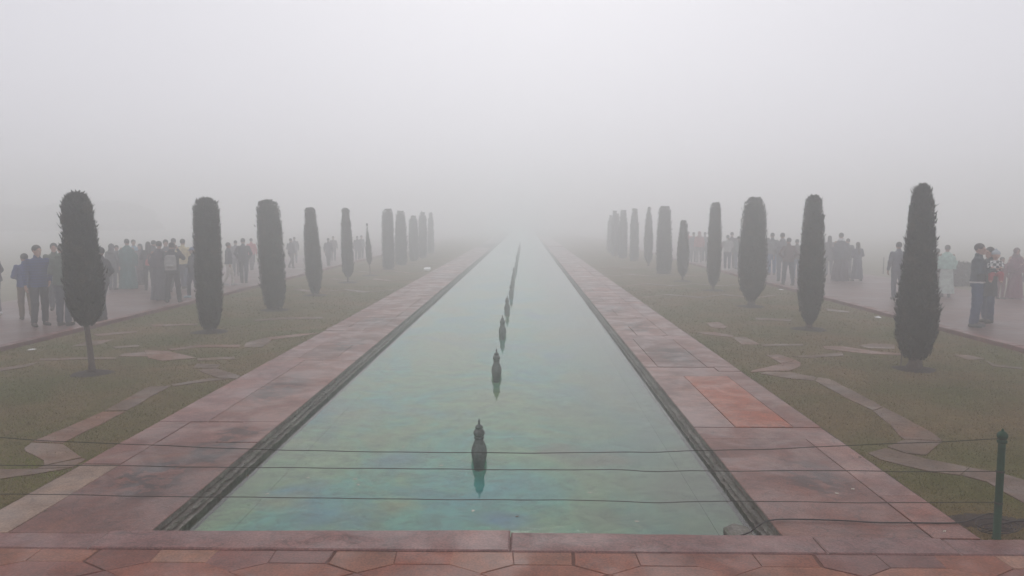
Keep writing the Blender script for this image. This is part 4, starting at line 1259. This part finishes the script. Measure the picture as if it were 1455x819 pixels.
    if detail:
        for sx in (1, -1):
            V, F = lathe([(-.006, .001), (-.003, .009), (.003, .009), (.006, .001)], 10)
            o = obj("eye", V, F, EYEM, root); o.location = hp(.030 * sx, -.0845, .004); o.scale = (1.15, .6, .8)
        V, F = lathe([(-.006, .002), (0, .021), (.006, .002)], 12)
        o = obj("lips", V, F, LIPM, root); o.location = hp(0, -.0845, -.052); o.scale = (1, .35, .9)
    return root

NAVY, DARK, GREY, JEAN, OLIVE, TEAL, KHAKI = (.026, .042, .115), (.024, .024, .028), (.10, .10, .11), (.045, .065, .12), (.045, .055, .035), (.045, .11, .105), (.14, .11, .085)
CREAM, MAROON, MINT, PINKC = (.50, .45, .33), (.10, .035, .05), (.38, .48, .44), (.34, .14, .15)
PEOPLE = [  # u, feet v, head v, facing, label, options
    (-4, 447, 352, 300, "person in a dark jacket, cut off by the left edge of the photo", dict(arms=("pocket", "down"), botc=GREY, shoec=(.6, .6, .6), topc=DARK)),
    (39, 455, 361, 205, "short person in a navy jacket turned away, beside the young man at far left", dict(arms=("front", "pocket"), legs="step", topc=NAVY, botc=KHAKI, shoec=(.08, .06, .04), head_turn=20)),
    (58, 463, 349, 38, "young man in a navy striped jacket and black trousers holding a white paper", dict(arms=("pocket", "down"), legs="rest", topc=(.030, .045, .115), tstyle="stripe", botc=DARK, skin=(.42, .25, .18), vox=.0095, detail=True, head_turn=15, hem=.83)),
    (81, 441, 346, 15, "man in an olive jacket facing the camera, left of the nearest left-hand cypress", dict(arms=("down", "fold"), topc=OLIVE, botc=(.07, .075, .085), vox=.011, detail=True, skin=(.40, .22, .17))),
    (93, 463, 347, 165, "person in a grey green hooded jacket, partly hidden by the nearest left-hand cypress", dict(arms=("front", "down"), top="hood", topc=(.07, .085, .07), botc=(.055, .06, .075), legs="stand", vox=.012, skin=(.38, .2, .16), head_turn=40)),
    (147, 456, 352, 250, "person in a dark grey jacket just right of the nearest left-hand cypress", dict(arms=("down", "pocket"), topc=(.045, .045, .05), botc=(.05, .05, .055), legs="rest", vox=.012)),
    (161, 412, 347, 160, "woman in a dark headscarf and dull coat left of the long teal dress", dict(arms=("fold", "down"), hair="scarf", headc=DARK, top="coat", topc=(.05, .055, .06), bottom="trousers", botc=GREY)),
    (168, 408, 349, 20, "small person half hidden behind the woman in the dark headscarf", dict(topc=(.09, .09, .10), botc=DARK)),
    (183, 411, 340, 185, "woman in a long teal dress and shawl seen from behind", dict(top="shawl", topc=(.05, .105, .10), bottom="gown", botc=TEAL, hair="bun", arms=("fold", "fold"), hem=.80, build=1.1)),
    (192, 403, 341, 25, "man in a light blue shirt standing just behind the woman in teal", dict(topc=(.22, .30, .36), botc=(.12, .14, .16), top="sweater", arms=("down", "fold"))),
    (201, 405, 347, 330, "person in a dusky brown coat right of the man in light blue", dict(top="coat", topc=(.07, .055, .055), botc=DARK, hair="long", arms=("front", "down"))),
    (213, 413, 344, 200, "dark dressed person carrying a red handbag on the left promenade", dict(arms=("fold", "down"), topc=DARK, botc=DARK, legs="step", hair="long")),
    (221, 409, 342, 140, "person in black raising an arm, behind the woman in the long grey skirt", dict(arms=("shade", "down"), topc=DARK, botc=(.04, .04, .05))),
    (229, 427, 343, 190, "woman in a dark shawl and long grey skirt beside the man with the backpack", dict(top="shawl", topc=(.06, .055, .065), bottom="gown", botc=(.075, .075, .085), hair="bun", arms=("front", "fold"), hem=.95)),
    (238, 415, 341, 20, "person in dark clothes glimpsed behind the woman in the long grey skirt", dict(topc=(.06, .06, .07), botc=DARK)),
    (247, 430, 345, 178, "man in black with a pale backpack, both hands raised to take a photo", dict(arms=("camera", "camera"), legs="wide", topc=DARK, botc=(.022, .022, .026), hair="short", vox=.012)),
    (249, 409, 339, 180, "person glimpsed behind the raised arms of the man with the backpack", dict(topc=(.08, .08, .09), botc=DARK)),
    (262, 411, 340, 170, "man in a cream jacket behind the photographer", dict(topc=CREAM, botc=(.08, .09, .12), arms=("fold", "down"), legs="step")),
    (276, 423, 352, 255, "person in a dark jacket and blue cap walking beside the second cypress", dict(arms=("front", "pocket"), topc=(.04, .04, .05), botc=(.05, .055, .075), hair="cap", headc=(.08, .12, .22), legs="step", shoec=(.35, .45, .5), build=1.1)),
    (282, 408, 340, 10, "person in a grey coat peeking out left of the second cypress", dict(top="coat", topc=(.07, .07, .08), botc=DARK, hair="scarf", headc=(.07, .07, .08))),
    (326, 406, 345, 100, "person in white trousers and a dark jacket just right of the second cypress", dict(topc=(.07, .07, .08), botc=(.50, .48, .45), arms=("down", "down"), legs="step", shoec=(.4, .4, .4))),
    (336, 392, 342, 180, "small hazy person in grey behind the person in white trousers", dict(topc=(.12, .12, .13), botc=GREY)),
    (347, 403, 339, 184, "man in a dark jacket walking away between the second and third cypresses", dict(arms=("pocket", "pocket"), topc=(.035, .038, .045), botc=(.07, .075, .085), legs="step")),
    (358, 385, 339, 180, "person in a pale pink jacket ahead of the man walking away", dict(arms=("front", "down"), topc=PINKC, botc=(.10, .09, .10), legs="walk")),
    (414, 382, 339, 150, "hazy person walking beyond the third cypress", dict(arms=("front", "down"), topc=(.07, .07, .08), botc=(.10, .09, .09), legs="walk")),
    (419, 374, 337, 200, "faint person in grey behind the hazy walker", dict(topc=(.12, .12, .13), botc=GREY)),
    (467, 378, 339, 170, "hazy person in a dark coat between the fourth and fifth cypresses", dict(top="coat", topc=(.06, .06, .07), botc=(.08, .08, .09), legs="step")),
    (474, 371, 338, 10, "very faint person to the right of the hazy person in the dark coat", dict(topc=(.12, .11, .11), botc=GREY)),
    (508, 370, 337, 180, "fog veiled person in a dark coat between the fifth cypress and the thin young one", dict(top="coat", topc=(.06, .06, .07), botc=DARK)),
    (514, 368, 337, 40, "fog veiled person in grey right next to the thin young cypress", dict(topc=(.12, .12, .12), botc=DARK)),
    # right-hand promenade
    (1033, 384, 334, 178, "woman in a black and white houndstooth sweater beside the fourth right-hand cypress", dict(top="sweater", topc=(.62, .62, .60), tstyle="houndstooth", botc=(.04, .05, .07), legs="stand", shoec=(.5, .5, .5), hair="bun", arms=("fold", "fold"))),
    (1039, 381, 330, 170, "person in dark clothes behind the woman in the houndstooth sweater", dict(topc=(.06, .06, .07), botc=DARK, skin=(.40, .24, .2))),
    (1048, 383, 336, 185, "person in a dull green jacket left of the broad round topped cypress", dict(topc=(.09, .11, .10), botc=(.08, .09, .12))),
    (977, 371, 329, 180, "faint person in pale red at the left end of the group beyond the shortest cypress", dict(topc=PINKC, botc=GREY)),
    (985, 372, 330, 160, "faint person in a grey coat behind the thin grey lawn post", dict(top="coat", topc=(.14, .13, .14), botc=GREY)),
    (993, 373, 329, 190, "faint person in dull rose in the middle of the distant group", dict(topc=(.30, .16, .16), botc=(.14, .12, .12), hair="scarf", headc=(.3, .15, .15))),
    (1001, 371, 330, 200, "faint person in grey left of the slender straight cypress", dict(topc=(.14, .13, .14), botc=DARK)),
    (1096, 391, 331, 182, "person in a grey jacket and blue jeans right of the broad round topped cypress", dict(arms=("pocket", "fold"), topc=(.10, .105, .11), botc=(.055, .095, .17))),
    (1090, 388, 338, 185, "short person in grey close to the edge of the broad round topped cypress", dict(topc=(.09, .09, .10), botc=(.07, .08, .1))),
    (1110, 400, 331, 180, "tall person in a pale grey hooded jacket behind the man with his feet apart", dict(top="hood", topc=(.13, .13, .14), botc=(.12, .13, .15))),
    (1119, 406, 338, 195, "man in a dark reddish jacket standing with his feet apart", dict(arms=("hip", "pocket"), legs="wide", topc=(.085, .06, .06), botc=(.06, .065, .08))),
    (1131, 396, 340, 175, "person with pale sleeves just left of the second right-hand cypress", dict(topc=(.10, .10, .09), botc=(.09, .11, .15), arms=("pocket", "down"))),
    (1177, 391, 335, 190, "long haired woman in a grey coat just right of the second right-hand cypress", dict(top="coat", topc=(.085, .085, .09), botc=(.10, .10, .11), hair="long", legs="stand", arms=("down", "fold"))),
    (1193, 400, 331, 182, "tall person in a long dark gown and broad shawl with a white scarf", dict(top="shawl", topc=(.06, .065, .075), bottom="gown", botc=(.055, .045, .055), hem=.78, hair="short", headc=(.05, .05, .055), build=1.12, arms=("fold", "fold"))),
    (1203, 395, 339, 180, "person in slate grey half hidden behind the tall person in the long gown", dict(topc=(.08, .09, .10), botc=GREY)),
    (1217, 400, 344, 200, "woman with long dark hair in a dark blue dress", dict(top="coat", topc=(.05, .055, .075), bottom="skirt", botc=(.045, .05, .07), hair="long", arms=("front", "front"), legs="step", skin=(.3, .17, .13))),
    (1274, 426, 344, 185, "man in a grey blue jacket and trousers left of the nearest right-hand cypress", dict(topc=(.05, .055, .075), botc=(.05, .055, .075), legs="stand", arms=("down", "down"), vox=.012)),
    (1329, 421, 353, 180, "person in a dark green grey jacket just right of the nearest right-hand cypress", dict(topc=(.075, .085, .085), botc=(.3, .3, .28))),
    (1343, 422, 348, 165, "person wrapped in a pale mint shawl and white loose trousers", dict(top="shawl", topc=MINT, bottom="skirt", botc=(.46, .50, .47), hair="short", arms=("down", "fold"), hem=.93, skin=(.25, .14, .10), headc=(.06, .045, .04), vox=.013)),
    (1386, 465, 346, 68, "man in a dark jacket and blue jeans carrying a baby", dict(arms=("hold", "hold"), legs="stand", topc=(.040, .050, .060), botc=(.042, .060, .105), skin=(.36, .20, .15), hair="short", headc=(.05, .04, .04), vox=.0095, detail=True, hem=.95, head_turn=-12, shoec=(.07, .075, .08))),
    (1401, 459, 351, 300, "woman in a dark coat and jeans behind the man carrying the baby", dict(top="coat", arms=("fold", "down"), topc=(.035, .04, .045), botc=(.04, .055, .09), hair="long", vox=.012, detail=True, skin=(.38, .22, .17))),
    (1421, 425, 365, 20, "child in maroon clothes left of the woman in the long maroon dress", dict(topc=(.13, .06, .07), botc=(.12, .06, .07), skin=(.3, .17, .13), vox=.013, detail=True)),
    (1441, 425, 352, 10, "woman in a long maroon dress and shawl at the right edge of the promenade", dict(top="shawl", topc=(.11, .055, .07), tstyle="pattern", bottom="gown", botc=(.11, .04, .06), hair="scarf", headc=(.11, .06, .07), arms=("down", "fold"), hem=.88, skin=(.36, .21, .17), vox=.013, detail=True)),
]
PPL = {}
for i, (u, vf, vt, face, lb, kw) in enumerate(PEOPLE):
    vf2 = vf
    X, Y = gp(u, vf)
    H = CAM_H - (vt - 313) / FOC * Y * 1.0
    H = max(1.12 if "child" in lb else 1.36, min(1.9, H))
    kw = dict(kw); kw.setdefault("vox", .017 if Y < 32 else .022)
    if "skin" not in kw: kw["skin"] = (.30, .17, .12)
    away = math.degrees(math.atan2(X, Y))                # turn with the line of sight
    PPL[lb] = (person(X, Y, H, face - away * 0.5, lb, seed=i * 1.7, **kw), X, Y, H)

def sdf_obj(name, fn, lo, hi, h, mat, parent=None):
    g = SDF(lo, hi, h, .02); fn(g); V, Q = g.mesh()
    return obj(name, V, Q, mat, parent, True)
def at_person(key, loc, name, lb, cat):
    r, X, Y, H = next(v for k, v in PPL.items() if key in k)
    e = empty(name, (0, 0, 0)); SC.view_layers[0].update()
    e.matrix_world = r.matrix_basis @ Matrix.Translation(loc)
    tag(e, lb, cat)
    return e
# backpack of the photographer
e = at_person("pale backpack", (0, .19, 1.16), "backpack", "pale grey backpack on the back of the man taking a photo", "backpack")
def f(g): g.prof([(-.22, 0, 0, .155, .085), (.0, 0, .01, .165, .10), (.16, 0, 0, .15, .08), (.21, 0, -.01, .11, .055)]); g.cap((-.07, .085, -.10), (.07, .085, -.10), .05, .05)
sdf_obj("bag_body", f, (-.25, -.2, -.3), (.25, .25, .3), .014, cloth((.30, .29, .28)), e)
def f(g):
    for s_ in (-.09, .09): g.cap((s_, -.05, .20), (s_, -.16, .24), .018, .018); g.cap((s_, -.16, .24), (s_, -.30, .08), .018, .018)
sdf_obj("shoulder_strap", f, (-.2, -.35, -.1), (.2, .05, .32), .012, cloth((.05, .05, .05)), e)
def bag(key, loc, c, lb, w=.13, h=.22, name="handbag"):
    e = at_person(key, loc, name, lb, "bag")
    def f(g): g.prof([(-h / 2, 0, 0, w, .055), (0, 0, 0, w * 1.05, .07), (h / 2, 0, 0, w * .8, .03)])
    sdf_obj("bag_body", f, (-.3, -.2, -.3), (.3, .2, .3), .014, cloth(c), e)
    V, F = tube([(-w * .6, 0, h / 2 - .02), (-w * .4, 0, h / 2 + .12), (0, 0, h / 2 + .16), (w * .4, 0, h / 2 + .12), (w * .6, 0, h / 2 - .02)], .009, 6)
    obj("handle", V, F, cloth(tuple(x * .6 for x in c)), e)
bag("red handbag", (.0, .16, 1.0), (.40, .08, .08), "dusty red handbag carried by the dark dressed person on the left")
bag("dark headscarf and", (.25, -.05, .66), (.50, .42, .10), "yellow carrier bag hanging from the hand of the woman in the dark headscarf", .10, .20, "carrier_bag")
bag("long maroon dress and", (.30, -.02, .68), (.22, .22, .25), "grey handbag held by the woman in the long maroon dress", .12, .22)
# white paper held by the young man
e = at_person("young man", (-.27, -.07, .70), "paper_sheet", "white folded paper held low by the young man at the far left", "paper")
V, F = box_vf(-.012, .012, -.10, .10, -.16, .10); obj("sheet", V, F, cloth((.45, .44, .42)), e)
# camera of the photographer
e = at_person("pale backpack", (0, -.30, 1.60), "camera_body", "small dark camera held up by the man with the backpack", "camera")
V, F = box_vf(-.06, .06, -.02, .02, -.035, .035); obj("housing", V, F, M["hose"], e)
V, F = lathe([(-.03, .028), (.03, .026)], 16); o = obj("lens", V, F, M["hose"], e, True); o.rotation_euler = (R(90), 0, 0); o.location = (0, -.04, 0)
# scarf of the tall person
r, X, Y, H = next(v for k, v in PPL.items() if "broad shawl" in k)
def f(g): g.prof([(1.44, 0, .01, .12, .095), (1.49, 0, .01, .10, .088), (1.53, 0, .01, .085, .078)], 6, .06)
sdf_obj("white_scarf", f, (-.2, -.2, 1.4), (.2, .2, 1.58), .014, cloth((.55, .55, .56)), r)
# light shirt hem under the jacket of the man with the baby
r, X, Y, H = next(v for k, v in PPL.items() if "carrying a baby" in k and "behind" not in k)
def f(g): g.prof([(.915, 0, .01, .190, .142), (.957, 0, .01, .188, .140)])
sdf_obj("shirt_hem", f, (-.25, -.2, .88), (.25, .22, .98), .012, cloth((.55, .55, .53)), r)

# the baby: carried, turned towards the camera
e = at_person("blue jeans carrying a baby", (.03, -.285, 1.13), "person", "baby in a grey knitted hat, checked jacket and red trousers, carried by the man", "person")
e.rotation_euler.z += R(-75)
sk = skin_mat((.42, .25, .19))
g = SDF((-.25, -.3, -.25), (.25, .25, .62), .0095, .02)
g.prof([(-.02, 0, 0, .085, .075), (.10, 0, 0, .085, .075), (.20, 0, 0, .088, .07), (.25, 0, 0, .05, .045)])
g.cap((0, 0, .22), (0, 0, .30), .036, .036); g.ell((0, 0, .365), (.070, .076, .082)); g.ell((0, -.03, .335), (.048, .05, .045))
g.cap((0, -.072, .362), (0, -.082, .352), .007, .009, .008)
for sx in (1, -1):
    g.ell((.07 * sx, .0, .355), (.008, .014, .02), k=.006)
    g.cap((.085 * sx, 0, .21), (.12 * sx, -.04, .12), .030, .026); g.cap((.12 * sx, -.04, .12), (.08 * sx, -.13, .12), .026, .019)
    for q in range(4): g.cap((.08 * sx + (q - 1.5) * .010, -.145, .12), (.07 * sx + (q - 1.5) * .011, -.175, .112), .0068, .006, .003)
    g.cap((.07 * sx, -.135, .125), (.055 * sx - .02 * sx, -.155, .14), .008, .006, .004)
    g.cap((.05 * sx, 0, .0), (.085 * sx, -.12, -.02), .052, .042); g.cap((.085 * sx, -.12, -.02), (.09 * sx, -.13, -.15), .040, .030)
    g.cap((.09 * sx, -.13, -.15), (.09 * sx, -.185, -.17), .026, .020)
V, Q = g.mesh(); obj("body", V, Q, sk, e, True)
def f(g):
    g.prof([(-.03, 0, 0, .105, .095), (.10, 0, 0, .105, .095), (.20, 0, 0, .105, .085), (.26, 0, 0, .06, .055)])
    for sx in (1, -1): g.cap((.09 * sx, 0, .21), (.125 * sx, -.04, .12), .042, .037); g.cap((.125 * sx, -.04, .12), (.088 * sx, -.11, .12), .036, .032)
sdf_obj("jacket", f, (-.25, -.25, -.1), (.25, .2, .32), .011, cloth((.60, .60, .58), "check"), e)
def f(g):
    g.ell((0, 0, .0), (.105, .095, .06))
    for sx in (1, -1): g.cap((.05 * sx, 0, -.01), (.085 * sx, -.12, -.02), .064, .053); g.cap((.085 * sx, -.12, -.02), (.09 * sx, -.13, -.13), .050, .042)
sdf_obj("trousers", f, (-.25, -.25, -.2), (.25, .2, .12), .011, cloth((.36, .06, .08)), e)
def f(g): g.ell((0, .008, .395), (.080, .086, .072)); g.ell((0, .01, .475), (.025, .025, .022)); g.clip_z(.372)
sdf_obj("hat", f, (-.15, -.15, .3), (.15, .15, .55), .010, cloth((.33, .37, .40)), e)
for sx in (1, -1):
    V, F = lathe([(-.005, .001), (-.002, .008), (.002, .008), (.005, .001)], 10)
    o = obj("eye", V, F, EYEM, e); o.location = (.026 * sx, -.071, .362)


# ------------------------------------------------------------------ the fog itself
V, F = box_vf(-XEND - 2, XEND + 2, YB - 1, YEND + 2, -1.5, FOG_TOP)
haze = obj("haze", V, F, [])
hm = bpy.data.materials.new("fog_air"); hm.use_nodes = True
hn, hl = hm.node_tree.nodes, hm.node_tree.links
hn.clear()
ho = hn.new("ShaderNodeOutputMaterial"); hv = hn.new("ShaderNodeVolumePrincipled")
hv.inputs["Color"].default_value = (0.990, 0.995, 1.0, 1)
hv.inputs["Density"].default_value = FOG_DENSITY
hv.inputs["Anisotropy"].default_value = 0.72
hl.new(hv.outputs[0], ho.inputs["Volume"])
haze.data.materials.append(hm)
tag(haze, "pale dense fog filling the whole garden", "fog", kind="stuff")
